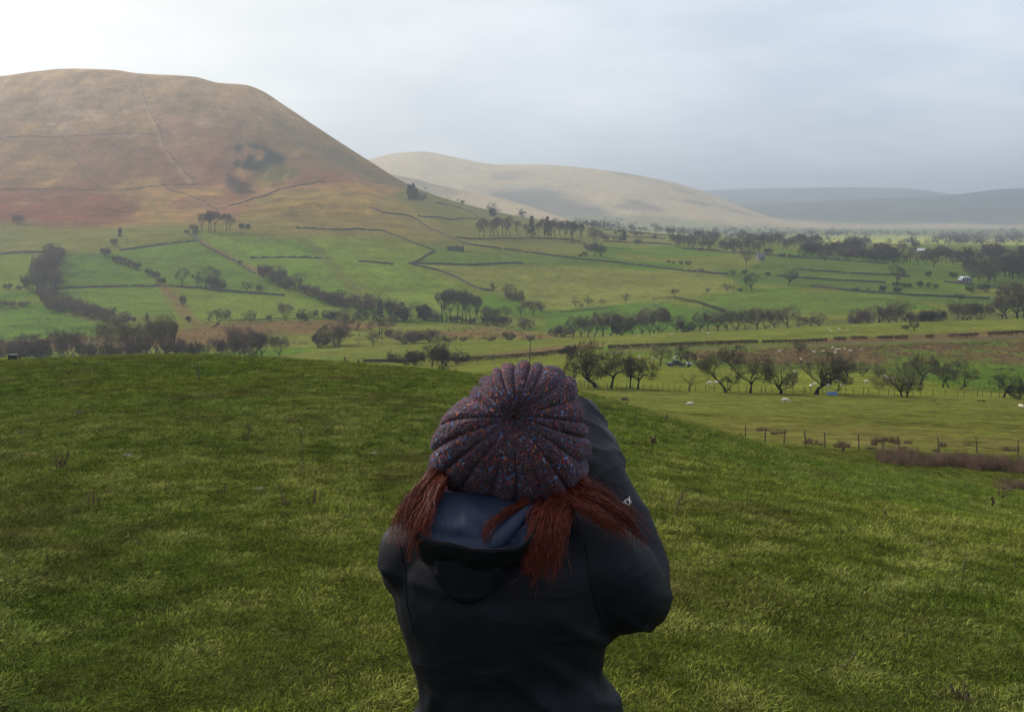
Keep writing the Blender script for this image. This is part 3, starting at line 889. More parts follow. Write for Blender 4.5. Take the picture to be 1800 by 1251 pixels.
row_of("thorn bushes at the roadside left of the hat", ("dark thorn at the roadside left of the hat", "dark bush at the roadside left of the hat"), [
    ("B", "d", 712, 643, 26, 1.5), ("B", "d", 730, 643, 25, 1.4), ("T", "d", 759, 645, 40, 1.1), ("T", "d", 784, 643, 38, 1.2), ("B", "d", 772, 643, 28, 1.3), ("B", "d", 800, 640, 22, 1.4)])
one("T", "d", 786, 658, 22, "small twiggy thorn poking over the brow left of the hat", 1.5, Y=62)

# ------------------------------------------------------------ along the stream, left
row_of("stream trees left", ("bare purple-brown tree in the stream-side belt above the brow", "purple-brown bush in the stream-side belt above the brow"), [
    ("B", "p", 4, 628, 40), ("B", "p", 27, 628, 46), ("B", "b", 50, 628, 42), ("B", "d", 88, 627, 34), ("V", "b", 108, 627, 58, 1.1), ("V", "p", 130, 627, 54, 1.1),
    ("B", "o", 150, 627, 34), ("B", "b", 222, 625, 36), ("B", "p", 243, 625, 42), ("B", "p", 305, 623, 40), ("B", "o", 322, 623, 30), ("B", "b", 176, 626, 34), ("V", "b", 70, 627, 40, 1.2),
    ("B", "d", 350, 623, 30), ("V", "p", 380, 622, 38, 1.2), ("B", "p", 404, 622, 34), ("V", "p", 424, 622, 56, 1.25), ("B", "p", 442, 622, 42), ("V", "b", 458, 621, 46, 1.1),
    ("V", "o", 492, 620, 36, 1.1)], Y=455)
one("V", "o", 195, 626, 74, "forked bare tree standing over the brow right of the utility pole arm", 1.25, Y=440)
one("V", "o", 263, 624, 76, "left of two tall forked bare trees over the brow", 1.15, Y=442)
one("V", "o", 281, 624, 80, "right of two tall forked bare trees over the brow", 1.1, Y=440)
row_of("scattered thorns in the stream meadow", ("bare thorn in the rough stream meadow", "rounded bush in the rough stream meadow"), [
    ("B", "o", 585, 609, 40, 1.4), ("B", "d", 563, 611, 24, 1.3), ("O", "b", 657, 608, 26, 1.2), ("B", "p", 706, 604, 24, 1.8), ("B", "p", 725, 603, 20, 1.6), ("B", "p", 760, 602, 22, 1.8),
    ("B", "o", 790, 601, 11, 1.8), ("B", "o", 815, 600, 9, 1.8), ("B", "o", 860, 600, 9, 1.6), ("B", "o", 894, 598, 15, 1.5), ("B", "o", 932, 599, 10, 1.5), ("B", "l", 925, 579, 20, 1.4),
    ("T", "o", 612, 578, 36, 1.0), ("T", "d", 622, 578, 32, 1.0), ("T", "b", 654, 592, 36, 1.4), ("B", "d", 683, 592, 13, 1.0)])
row_of("hedgerow trees below the round field", ("small bare tree on the hedge below the round field", "dark bush on the hedge below the round field"), [
    ("T", "d", 371, 575, 32, 1.3), ("T", "o", 393, 564, 17), ("T", "o", 438, 566, 21), ("V", "l", 500, 564, 34, 1.0), ("B", "d", 540, 564, 20, 1.2), ("B", "d", 578, 562, 17), ("B", "d", 590, 562, 15), ("B", "o", 472, 564, 10)])
one("F", "e", 258, 563, 14, "tiny dark conifer at the foot of the round field")
one("H", "e", 235, 565, 8, "small dark evergreen bush left of the tiny conifer")
one("H", "e", 331, 565, 10, "small dark evergreen bush right of the tiny conifer")
row_of("gully bushes far left", ("bare tree growing in the gully at the far left", "bush growing in the gully at the far left"), [
    ("T", "d", 93, 446, 19, 1.3), ("B", "p", 97, 463, 30), ("B", "p", 88, 478, 36), ("B", "p", 80, 494, 44), ("V", "b", 66, 511, 40, 1.3), ("B", "p", 88, 512, 36), ("B", "b", 56, 512, 28), ("B", "p", 82, 530, 26, 1.4),
    ("B", "p", 95, 542, 28, 1.1), ("B", "p", 112, 548, 26, 1.4), ("B", "p", 130, 553, 24, 1.4), ("B", "p", 148, 556, 24, 1.4), ("B", "b", 165, 560, 24, 1.4), ("B", "b", 184, 566, 26, 1.4), ("B", "p", 203, 572, 24, 1.4)])
row_of("small bushes at the left edge", "small bush on the hedge line at the left edge", [("B", "d", 14, 509, 11, 1.4), ("B", "d", 36, 509, 8), ("B", "d", 3, 541, 13, 1.3), ("B", "o", 20, 541, 12), ("B", "b", 42, 539, 10, 1.8)])
row_of("hedge of round bushes on the slope", "round dark bush in the slanting row below the beeches", [("B", "d", 185, 451, 15, 1.3), ("B", "d", 205, 462, 13, 1.3), ("B", "p", 213, 464, 12, 1.3), ("B", "p", 228, 470, 14, 1.2), ("B", "d", 241, 474, 13, 1.2), ("B", "d", 262, 484, 12, 1.2), ("B", "d", 273, 490, 13, 1.2), ("B", "d", 283, 501, 13, 1.2)])
row_of("beech clump under the hill", "tall bare tree in the clump at the hill foot", [("L", "b", 356, 407, 32), ("L", "d", 371, 408, 38), ("L", "d", 378, 408, 36), ("L", "d", 366, 408, 34), ("L", "b", 398, 407, 32), ("L", "l", 405, 406, 26)])
row_of("bushes beside the beech clump", "little dark bush beside the beech clump", [("B", "d", 340, 406, 12), ("B", "d", 329, 411, 8), ("B", "d", 344, 412, 8), ("H", "e", 425, 402, 10), ("H", "e", 436, 402, 9)])
one("P", "d", 211, 418, 19, "lone dark upright tree on the rough slope above the round bushes", 0.7)
one("B", "p", 200, 432, 13, "reddish bush just below the lone upright tree", 1.2)
one("B", "p", 32, 394, 17, "purple thorn bush under the bracken slope at left", 1.2)
row_of("trees by the level wall", ("bare tree by the level wall in the left fields", "bush by the level wall in the left fields"), [("O", "o", 320, 501, 30), ("O", "d", 347, 504, 22), ("O", "o", 362, 506, 38), ("B", "d", 374, 508, 22), ("B", "d", 384, 510, 18), ("B", "o", 382, 486, 12), ("B", "o", 422, 465, 8), ("T", "o", 434, 514, 20), ("B", "o", 457, 512, 11)])
one("B", "d", 321, 537, 18, "narrow bush in the bracken gully between two fields", 0.7)
row_of("gully trees sloping to the stream", ("bare tree in the wooded gully running down to the stream", "bush in the wooded gully running down to the stream"), [
    ("B", "p", 467, 489, 24), ("B", "p", 477, 496, 28), ("O", "o", 489, 502, 30, 1.1), ("B", "p", 502, 507, 20), ("T", "o", 517, 508, 28), ("B", "p", 534, 517, 18, 1.3), ("B", "p", 549, 522, 19, 1.3), ("B", "p", 563, 527, 18, 1.3),
    ("B", "b", 575, 531, 18, 1.3), ("B", "d", 586, 535, 20, 1.3), ("O", "d", 598, 537, 28), ("B", "p", 614, 540, 24, 1.3), ("B", "b", 628, 549, 28, 1.2), ("O", "p", 641, 556, 40, 1.1), ("O", "p", 655, 561, 46, 1.1), ("O", "b", 664, 563, 40, 1.1),
    ("F", "e", 668, 560, 34, 0.8), ("O", "p", 686, 563, 42, 1.0), ("B", "p", 696, 564, 36, 1.0), ("H", "e", 708, 564, 24, 1.0), ("O", "o", 722, 562, 28, 1.1), ("H", "d", 744, 562, 28, 0.9), ("B", "d", 752, 562, 22, 1.2), ("B", "b", 766, 564, 14, 1.6)])
row_of("tall grove by the stream", ("tall bare tree in the domed grove by the stream", "low bush under the domed grove by the stream"), [
    ("L", "o", 777, 566, 54), ("L", "o", 786, 565, 54), ("L", "o", 795, 566, 58), ("L", "o", 804, 566, 54), ("L", "o", 812, 565, 54), ("L", "o", 820, 566, 52), ("L", "o", 827, 565, 50), ("L", "o", 834, 566, 46), ("L", "o", 842, 565, 38),
    ("B", "d", 800, 567, 12, 2.0), ("B", "d", 825, 568, 9, 2.0)])
row_of("thorns right of the domed grove", ("bare thorn just right of the domed grove", "bush just right of the domed grove"), [("T", "o", 852, 563, 26), ("T", "o", 861, 563, 23), ("T", "o", 869, 563, 22), ("B", "d", 857, 572, 18, 1.4), ("B", "d", 874, 573, 18, 1.4), ("B", "d", 889, 572, 16, 1.3), ("O", "o", 890, 558, 20), ("O", "o", 915, 556, 20), ("T", "d", 936, 555, 26), ("T", "o", 951, 548, 18)])
row_of("thorns in the hollow below the long wall", "thorn in the hollow at the lower end of the curving wall", [("T", "d", 868, 511, 14), ("O", "o", 896, 524, 28), ("B", "o", 905, 527, 18), ("B", "o", 913, 529, 12), ("B", "b", 925, 540, 9, 1.6)])
row_of("four field trees", "small lone tree in the row across the olive field", [("O", "o", 1013, 541, 18), ("V", "o", 1022, 542, 9), ("O", "o", 1035, 540, 20), ("O", "o", 1060, 537, 13), ("O", "o", 1100, 533, 17)])
one("O", "d", 1187, 522, 17, "lone round tree above the end of the dark hedge")
row_of("bushes in the wide field", "small bush right of the lone round tree", [("O", "d", 1245, 516, 11), ("O", "d", 1277, 512, 14, 1.2), ("O", "d", 1287, 512, 11), ("B", "d", 1300, 511, 5, 2)])
one("O", "d", 1321, 511, 31, "large lone tree with rounded crown in the far fields", 1.05)
one("W", "d", 1385, 501, 28, "dark dome-shaped lone tree right of the rounded one", 0.8)
one("O", "o", 1312, 467, 28, "pale green-grey tree beside the small stone hut", 0.9)
one("O", "d", 1577, 499, 34, "lone spreading tree on the far wall left of the barn", 1.1)
row_of("stream trees right", ("bare tree in the belt along the stream right of the hat", "bush in the belt along the stream right of the hat"), [
    ("B", "p", 975, 592, 16, 1.6), ("B", "p", 992, 593, 20, 1.5), ("O", "o", 1008, 598, 36, 1.1), ("V", "o", 1020, 598, 36, 1.1), ("O", "p", 1034, 599, 34), ("O", "p", 1046, 598, 40), ("O", "p", 1060, 596, 44), ("O", "p", 1072, 594, 44, 1.1), ("V", "p", 1083, 592, 42, 1.1),
    ("B", "d", 1096, 592, 24), ("V", "o", 1110, 591, 34), ("V", "l", 1127, 590, 40, 1.2), ("V", "l", 1146, 589, 52, 1.3), ("V", "o", 1160, 588, 44, 1.2), ("O", "p", 1190, 587, 32), ("B", "d", 1206, 587, 22, 1.4), ("O", "d", 1230, 585, 36), ("O", "p", 1246, 584, 40), ("O", "p", 1262, 583, 40),
    ("O", "p", 1278, 582, 36), ("V", "o", 1296, 581, 38, 1.2), ("V", "o", 1312, 580, 40, 1.2), ("O", "p", 1330, 579, 40, 1.2), ("V", "p", 1345, 578, 38, 1.2), ("O", "o", 1362, 576, 36), ("O", "p", 1384, 575, 42, 1.2), ("O", "o", 1404, 573, 30), ("O", "o", 1424, 572, 30), ("O", "o", 1440, 571, 28)], Y=575)
row_of("dark stream wood far right", ("dark purple tree in the clump behind the ridge field at right", "dark purple bush in the clump behind the ridge field at right"), [
    ("B", "p", 1515, 570, 32, 1.3), ("O", "p", 1530, 570, 36), ("O", "p", 1545, 569, 40), ("O", "p", 1560, 569, 44), ("O", "p", 1575, 568, 44), ("O", "d", 1592, 567, 42), ("B", "p", 1610, 566, 22, 1.4), ("B", "d", 1630, 566, 26, 1.3), ("B", "d", 1648, 565, 26, 1.3)], Y=560)
row_of("pale stream trees far right", "pale bare tree between two purple clumps", [("V", "o", 1688, 563, 38, 1.4), ("V", "o", 1704, 563, 38, 1.4), ("V", "o", 1720, 562, 36, 1.4)], Y=560)
row_of("dark wood at the right edge", "dense dark purple tree in the wood cut by the right edge", [("O", "p", 1762, 562, 46, 1.1), ("O", "p", 1774, 562, 56, 1.1), ("O", "p", 1788, 562, 66, 1.1), ("O", "p", 1802, 562, 70, 1.1), ("O", "p", 1820, 562, 70, 1.1)], Y=555)
one("T", "o", 1606, 581, 20, "thin crooked thorn on the ridge field below the purple clump")
one("B", "o", 1592, 580, 9, "low bush beside the thin crooked thorn on the ridge", 1.6)

# ------------------------------------------------------------ woods on the spur and along the valley
row_of("wood on the spur", "bare tree in the wood strung along the spur below the fell", [
    ("L", "l", 842, 418, 30), ("L", "b", 850, 417, 34), ("L", "l", 861, 416, 27), ("L", "b", 869, 415, 29), ("L", "b", 876, 415, 33), ("L", "l", 884, 415, 31), ("L", "b", 890, 415, 27), ("L", "l", 897, 415, 35), ("L", "d", 911, 415, 27),
    ("L", "b", 926, 416, 23), ("L", "b", 947, 417, 26), ("L", "p", 957, 417, 33), ("L", "b", 969, 418, 31), ("L", "b", 976, 419, 33), ("L", "p", 985, 421, 32), ("L", "d", 992, 424, 37), ("L", "d", 1004, 427, 38), ("L", "p", 1010, 428, 36), ("L", "d", 1018, 429, 36)])
row_of("larches in the spur wood", "pointed larch standing above the spur wood", [("F", "b", 935, 416, 37, 0.9), ("F", "p", 962, 417, 37, 0.8)])
one("V", "l", 1045, 433, 36, "pale feathery tree at the right end of the spur wood", 0.9)
row_of("clump below the spur wood", "dark tree in the small clump below the spur wood", [("T", "d", 1045, 450, 22), ("T", "d", 1055, 450, 23, 1.1), ("B", "p", 1037, 442, 14)])
one("P", "e", 1097, 425, 19, "round dark evergreen in the tan fields past the spur wood", 0.9)
row_of("hedge bushes past the spur wood", "little bush on the field walls past the spur wood", [("B", "d", 1087, 424, 9, 1.5), ("B", "d", 1061, 421, 10), ("B", "d", 1067, 422, 7), ("B", "d", 1082, 412, 5), ("B", "b", 1090, 411, 7), ("B", "p", 1115, 414, 8, 1.3), ("B", "p", 1127, 414, 6, 1.3), ("B", "d", 1122, 429, 9), ("B", "d", 1150, 421, 8), ("B", "d", 1020, 452, 6), ("B", "d", 1028, 450, 8)])
row_of("skyline trees past the spur wood", "small tree on the wall against the pale far valley", [("T", "d", 1030, 398, 8), ("T", "d", 1037, 398, 8), ("T", "d", 1053, 401, 6), ("B", "d", 1094, 408, 6, 1.8), ("O", "b", 1111, 407, 13), ("O", "b", 1125, 409, 11), ("O", "b", 1134, 409, 11), ("O", "o", 1153, 412, 20), ("V", "o", 1178, 418, 19)])
row_of("field bushes on the valley side", "tiny dark bush in the green strips right of the long wall", [("B", "d", 1175, 463, 6), ("B", "d", 1183, 464, 5), ("B", "d", 1197, 466, 7), ("B", "d", 1210, 466, 7), ("O", "o", 1287, 488, 15), ("B", "d", 1350, 485, 7, 1.3), ("B", "d", 1232, 442, 6, 1.4), ("B", "d", 1309, 482, 8), ("B", "d", 1232, 476, 4, 2)])
rt = random.Random(5)


def wood(group, label, n, x0, x1, yl, h0, h1, cols, kinds="OOV"):
    its = []
    for k in range(n):
        x = x0 + (x1 - x0) * (k + rt.uniform(0.1, 0.9)) / n
        a, b = yl(x)
        its.append((rt.choice(kinds), rt.choice(cols), x, rt.uniform(a, b), rt.uniform(h0, h1), rt.uniform(1.0, 1.35)))
    row_of(group, label, its)


wood("plantation on the valley side", ("bare tree in the brown plantation right of the tan fields", "bush in the brown plantation right of the tan fields"), 26, 1184, 1298, lambda x: (418 + (x - 1184) * .05, 436 + (x - 1184) * .08), 14, 22, "bpdb")
row_of("trees round the stone hut", "dark tree in the cluster by the small stone hut", [("O", "d", 1291, 447, 26), ("O", "d", 1304, 445, 22), ("O", "d", 1318, 447, 24), ("O", "d", 1334, 447, 22), ("B", "d", 1351, 448, 12, 1.4), ("B", "d", 1375, 452, 7, 2), ("B", "d", 1389, 453, 7), ("B", "d", 1401, 454, 7)])
wood("upper valley wood", ("bare tree in the upper belt of the valley wood", "bush in the upper belt of the valley wood"), 26, 1300, 1440, lambda x: (424 + (x - 1300) * .05, 434 + (x - 1300) * .05), 15, 23, "bdbd")
wood("middle valley wood", ("bare tree in the thick middle of the valley wood", "bush in the thick middle of the valley wood"), 38, 1408, 1560, lambda x: (442, 459 + (x - 1408) * .03), 15, 26, "dbpd", "OOLB")
wood("lower valley wood", ("bare tree in the lower valley wood towards the right edge", "bush in the lower valley wood towards the right edge"), 52, 1545, 1815, lambda x: (444 + (x - 1545) * .03, 464 + (x - 1545) * .07), 15, 28, "dbpd", "OOLB")
wood("thickets behind the barn", ("dark tree in the thicket behind the barn", "dark bush in the thicket behind the barn"), 12, 1700, 1815, lambda x: (486, 496), 26, 40, "dbd", "OO")
row_of("hedge bushes near the barn", "small bush on the hedges left of the barn", [("B", "d", 1632, 486, 9, 1.3), ("B", "d", 1676, 488, 10, 1.5), ("B", "d", 1575, 505, 10), ("B", "d", 1588, 505, 8), ("B", "d", 1598, 505, 7), ("B", "d", 1617, 505, 11), ("B", "d", 1632, 505, 9), ("B", "d", 1646, 507, 8), ("T", "d", 1505, 513, 9), ("T", "d", 1525, 514, 9), ("B", "d", 1552, 514, 12, 1.3), ("B", "d", 1578, 516, 11, 1.4), ("B", "d", 1711, 513, 12, 1.3), ("B", "d", 1733, 514, 15), ("B", "d", 1755, 519, 8, 1.4), ("B", "d", 1770, 519, 8, 1.4), ("B", "d", 1686, 526, 10)])
row_of("pines on the fell shoulder", "dark pine in the clump high on the fell shoulder", [("P", "e", 719, 353, 30, 0.55), ("P", "e", 726, 354, 33, 0.55), ("P", "e", 732, 354, 24, 0.6)])
one("B", "b", 741, 354, 15, "grey bush right of the pine clump on the fell shoulder", 1.3)
row_of("skyline pines on the shoulder", "tiny windswept pine on the skyline below the pine clump", [("T", "e", 747, 336, 8), ("T", "e", 804, 356, 7), ("B", "e", 813, 359, 7, 1.3)])
one("H", "d", 866, 380, 15, "round dark bush on the skyline left of the spur wood")


# ------------------------------------------------------------ dry stone walls, hedges, road
STONE = plain("dark_gritstone", (0.062, 0.058, 0.048), 0.95, 0.1, 0.45, 0.9, 0.4)
HEDGE = plain("hedge_twigs", (0.046, 0.034, 0.028), 0.95, 0.05, 0.4, 1.5)


def resample(pts, step):
    P = [Vector(p) for p in pts]
    out = [P[0]]
    for a, b in zip(P, P[1:]):
        n = max(1, int((b - a).length / step))
        for k in range(1, n + 1):
            out.append(a.lerp(b, k / n))
    return out


def track(pix, step, ymin=66.0):
    W = [at(x, y, ymin) for x, y in pix]
    for a, b in zip(W, W[1:]):          # a ray that slipped over a rise is pulled back to its neighbour
        if abs(b.y - a.y) > 260:
            b.y = a.y; b.x = b.x / max(b.y, 1) * a.y if False else b.x
    P = resample([Vector((p.x, p.y, 0)) for p in W], step)
    xs = np.array([p.x for p in P]); ys = np.array([p.y for p in P])
    zs = ground_h(xs, ys)
    return [Vector((x, y, z)) for x, y, z in zip(xs, ys, zs)]


def wall(pix, label, h=1.5, w=0.7, step=2.5, gaps=0.04, seed=0, group="dry stone walls between the fields"):
    r = random.Random(seed + int(pix[0][0]))
    P = track(pix, step)
    c = P[0].copy()
    mb = MB()
    hs = [h * (1 + r.uniform(-.18, .12)) for _ in P]
    for k in range(len(P)):
        if r.random() < gaps: hs[k] *= r.uniform(0.25, 0.6)
    for k in range(len(P)):
        d = (P[min(k + 1, len(P) - 1)] - P[max(k - 1, 0)]); d.z = 0
        d = d.normalized() if d.length > 1e-6 else Vector((1, 0, 0))
        s = Vector((-d.y, d.x, 0))
        b = P[k] - c + s * r.uniform(-.15, .15)
        for off, z in ((-w / 2, -0.4), (-w / 2.3, hs[k] * 0.6), (-w / 3.2, hs[k]), (w / 3.2, hs[k]), (w / 2.3, hs[k] * 0.6), (w / 2, -0.4)):
            mb.v.append(b + s * off + Vector((0, 0, z)))
    for k in range(len(P) - 1):
        for j in range(5):
            a = k * 6 + j
            mb.f.append((a, a + 1, a + 7, a + 6))
    mb.f.append((0, 1, 2, 3, 4, 5)); e = (len(P) - 1) * 6
    mb.f.append((e + 5, e + 4, e + 3, e + 2, e + 1, e))
    o = mb.obj("stone_wall", STONE, None, False, c)
    return tag(o, label, "wall", group)


WALLS = [
    ([(0, 243), (60, 240), (110, 240), (170, 237), (240, 235), (275, 238)], "level dark wall high across the left of the fell"),
    ([(110, 241), (125, 265), (140, 290), (152, 312), (170, 326), (190, 336)], "straight wall slanting down the fell from the high level wall"),
    ([(0, 335), (80, 332), (130, 333), (175, 333)], "wall along the upper edge of the red bracken"),
    ([(215, 335), (270, 327), (340, 325), (355, 324)], "short level wall under the foot of the steep fell wall"),
    ([(243, 134), (251, 165), (265, 200), (281, 228), (290, 262), (310, 285), (330, 308), (345, 324)], "long steep wall climbing the fell to its skyline"),
    ([(290, 331), (325, 341), (360, 355), (385, 371)], "wall slanting towards the beech clump from the fell"),
    ([(400, 363), (440, 352), (470, 343), (490, 333), (530, 326), (570, 320)], "wall above the pale track at the fell foot"),
    ([(0, 447), (45, 444), (88, 444)], "wall at the left edge reaching the gully thorn"),
    ([(210, 441), (260, 434), (310, 427), (345, 424)], "wall from the round bushes up to the beech clump"),
    ([(333, 413), (348, 421), (354, 430), (385, 446), (410, 458), (425, 468), (448, 482)], "wall winding down from the beech clump into the gully"),
    ([(88, 509), (150, 506), (220, 504), (280, 503)], "level wall above the brightest left field"),
    ([(300, 504), (350, 507), (400, 513), (450, 517), (500, 520)], "wall curving over the round field below the bare trees"),
    ([(650, 366), (671, 374), (707, 378), (722, 381), (735, 388), (758, 404), (772, 408), (786, 415), (800, 421), (812, 427)], "zigzag wall descending from the fell shoulder"),
    ([(812, 427), (830, 431), (860, 435), (900, 440), (950, 447), (1000, 454), (1050, 459), (1100, 464), (1150, 470), (1200, 476), (1280, 483)], "longest dark wall running right below the spur wood"),
    ([(735, 380), (770, 383), (800, 387), (838, 385)], "wall crossing the shoulder left of the spur wood"),
    ([(840, 384), (833, 376), (815, 368), (790, 361), (765, 356)], "wall curling up the shoulder under the pines"),
    ([(520, 401), (560, 403), (600, 405), (640, 404), (670, 406), (690, 413), (720, 425), (740, 432), (763, 441)], "wall along the top of the big green field to the ruined barn"),
    ([(765, 442), (748, 450), (736, 459), (726, 463)], "short curved wall below the ruined barn"),
    ([(719, 463), (740, 464), (780, 465), (830, 467), (845, 466), (870, 464), (900, 463), (920, 464)], "level wall below the ruined barn's pasture"),
    ([(718, 464), (740, 469), (770, 476), (800, 487), (820, 498), (832, 504), (850, 510), (866, 512)], "wall sweeping down from the wall corner to the hollow"),
    ([(800, 418), (830, 421), (850, 421), (930, 419), (1000, 421), (1030, 429)], "wall behind the trunks of the spur wood"),
    ([(1366, 486), (1400, 489), (1450, 492), (1500, 495), (1558, 498)], "dark wall from the dome-shaped tree to the spreading tree"),
    ([(1400, 474), (1480, 480), (1560, 484), (1600, 487)], "upper thin wall behind the dome-shaped tree"),
    ([(1425, 503), (1480, 510), (1540, 515), (1600, 520), (1680, 523), (1740, 526)], "lower thin wall below the spreading tree"),
    ([(1060, 404), (1100, 407), (1150, 412), (1190, 416)], "skyline wall past the spur wood"),
    ([(1040, 414), (1100, 417), (1170, 420)], "upper cross wall in the tan fields"),
    ([(1060, 425), (1120, 427), (1180, 430)], "lower cross wall in the tan fields"),
    ([(1200, 438), (1260, 441), (1300, 445), (1420, 454), (1500, 460), (1560, 464)], "wall along the foot of the plantation and valley wood"),
    ([(630, 460), (660, 462), (692, 465)], "broken wall stub left of the wall corner"),
    ([(440, 454), (480, 453), (540, 453), (565, 455)], "faint wall over the hump below the beech clump"),
    ([(1660, 496), (1740, 505), (1800, 512)], "wall passing in front of the barn"),
]
for k, (pp, lb) in enumerate(WALLS):
    wall(pp, lb, h=1.6 if pp[0][1] > 340 else 1.05, w=0.7, gaps=0.06 if pp[0][1] > 340 else 0.35, seed=k)


def hedge(pix, label, h=1.7, w=1.3, seed=0, cat="hedge", per=60, group=None, trim=True):
    r = np.random.default_rng(seed + 3)
    P = track(pix, 0.7)
    c = P[0].copy()
    A = np.array([(p - c)[:] for p in P])
    n = len(A); L = n * 0.7
    d = np.gradient(A, axis=0); d[:, 2] = 0; d /= np.maximum(np.linalg.norm(d, axis=1, keepdims=True), 1e-6)
    s = np.stack([-d[:, 1], d[:, 0], np.zeros(n)], 1)
    # stems and twigs filling a clipped hedge body, thinner near the ground
    m = int(L * per)
    k = r.integers(0, n, m)
    hh = h * (1 + 0.12 * fbm(k / 9.0, k * 0 + seed, 5, 2))
    z = hh * (0.22 + 0.78 * np.sqrt(r.uniform(0, 1, m)))
    p0 = A[k] + s[k] * (r.uniform(-.5, .5, m) * w)[:, None] + d[k] * r.uniform(-.35, .35, m)[:, None]
    p0[:, 2] += z - 0.25
    dr = r.normal(0, 1, (m, 3)) * np.array([1, 1, 0.5]) + np.array([0, 0, 0.7])
    dr /= np.linalg.norm(dr, axis=1, keepdims=True)
    p1 = p0 + dr * r.uniform(0.25, 0.6, m)[:, None]
    m2 = int(L * 1.6)
    k2 = r.integers(0, n, m2)
    q0 = A[k2] + s[k2] * (r.uniform(-.2, .2, m2) * w)[:, None]; q0[:, 2] -= 0.2
    q1 = q0 + r.normal(0, 0.15, (m2, 3)) + np.array([0, 0, h * 0.7])
    P0 = np.concatenate([p0, q0]); P1 = np.concatenate([p1, q1])
    R0 = np.concatenate([np.full(m, 0.075), np.full(m2, 0.07)]); R1 = np.concatenate([np.full(m, 0.035), np.full(m2, 0.04)])
    me = segs_mesh("hedge", P0, P1, R0, R1, HEDGE)
    o = me_obj("hedge", me, None, None, c)
    return tag(o, label, cat, group)


hedge([(800, 638), (870, 634), (930, 630), (985, 624), (1010, 619)], "roadside hedge passing behind the hat, with gaps low down", 1.9, seed=1)
hedge([(1070, 615), (1120, 613), (1180, 611), (1250, 608), (1330, 605)], "clipped roadside hedge right of the four hawthorns", 1.8, seed=2)
hedge([(1340, 605), (1400, 604), (1452, 602)], "clipped roadside hedge left of the separate hedge stubs", 1.7, seed=3)
for k, (a, b, y, lb) in enumerate([(1467, 1485, 600, "first short hedge stub beyond the rushes, right of the long hedge"), (1498, 1522, 599, "second hedge stub along the moor road"), (1543, 1568, 598, "third hedge stub along the moor road"),
                                   (1575, 1594, 598, "fourth, bushiest hedge stub along the moor road"), (1630, 1640, 596, "smallest rounded hedge stub along the moor road"), (1670, 1680, 595, "small hedge stub right of the rounded one"), (1687, 1718, 594, "long low hedge stub before the last hedge")]):
    hedge([(a, y), (b, y - 0.6)], lb, 1.7, 1.4, 10 + k, group="hedge stubs along the moor road")
hedge([(1738, 592), (1770, 590), (1830, 587)], "moor road hedge running out of the right edge", 1.7, seed=5)
hedge([(1147, 529), (1182, 526), (1192, 527), (1230, 535), (1260, 545), (1275, 549)], "dark hedge bending down through the green fields", 2.2, 1.6, 6, per=34)
hedge([(400, 566), (470, 563), (530, 562), (600, 561)], "low hedge under the round field", 1.6, 1.2, 8, per=22)
hedge([(640, 637), (680, 637), (712, 638)], "low dark hedge on the brow left of the roadside thorns", 1.2, seed=9)
hedge([(985, 549), (1020, 546), (1060, 543), (1080, 541)], "gappy bank of scrub below the field trees", 1.0, 1.4, 12, per=18)

ASPHALT = plain("wet_asphalt", (0.060, 0.060, 0.062), 0.85, 0.2, 0.2, 0.5)


def road(pix, width, name):
    P = track(pix, 3.0)
    mb = MB()
    for k in range(len(P)):
        d = P[min(k + 1, len(P) - 1)] - P[max(k - 1, 0)]; d.z = 0; d.normalize(); s = Vector((-d.y, d.x, 0))
        for off in (-width / 2, 0, width / 2):
            q = P[k] + s * off
            mb.v.append(Vector((q.x, q.y, gz(q.x, q.y) + (0.14 if off == 0 else 0.08))))
    for k in range(len(P) - 1):
        for j in range(2):
            a = k * 3 + j
            mb.f.append((a, a + 1, a + 4, a + 3))
    o = mb.obj(name, ASPHALT, None, True)
    o["kind"] = "structure"
    return o


road([(1060, 621), (1120, 617), (1180, 615), (1250, 611), (1330, 608), (1452, 605), (1500, 602.5), (1600, 601), (1700, 597.5), (1830, 590)], 2.4, "road")


# ------------------------------------------------------------ fences
POST = plain("weathered_post", (0.060, 0.052, 0.042), 0.95, 0.1, 0.4, 6.0, 0.3)
WIRE = plain("fence_wire", (0.10, 0.10, 0.10), 0.5, 0.5, 0.2, 5.0)


def fence(pts, label, h, r, wires, wr, group=None):
    root = thing("wire_fence", pts[0], label, "fence", group)
    c = pts[0]
    tops = []
    rr = random.Random(int(pts[0].x * 10))
    me = {}
    for p in pts:
        key = rr.randint(0, 3)
        if key not in me:
            a = random.Random(key)
            me[key] = MB().tube([(0, 0, -0.35), (a.uniform(-.02, .02), 0, h * 0.5), (a.uniform(-.04, .04), a.uniform(-.03, .03), h), (a.uniform(-.04, .04), 0, h + 0.02)], [r, r * .95, r * .9, r * .55], 7).mesh("post", POST)
        o = me_obj("post", me[key], None, root, p - c)
        o.rotation_euler = (rr.uniform(-.06, .06), rr.uniform(-.09, .09), rr.uniform(0, 6))
    for f in wires:
        mb = MB()
        line = []
        for a, b in zip(pts, pts[1:]):
            for t in (0, 0.5):
                q = a.lerp(b, t) - c
                q.z += h * f - (0.03 if t else 0)
                line.append(q)
        line.append(pts[-1] - c + Vector((0, 0, h * f)))
        mb.tube(line, wr, 3, False)
        mb.obj("wire", WIRE, root)
    return root


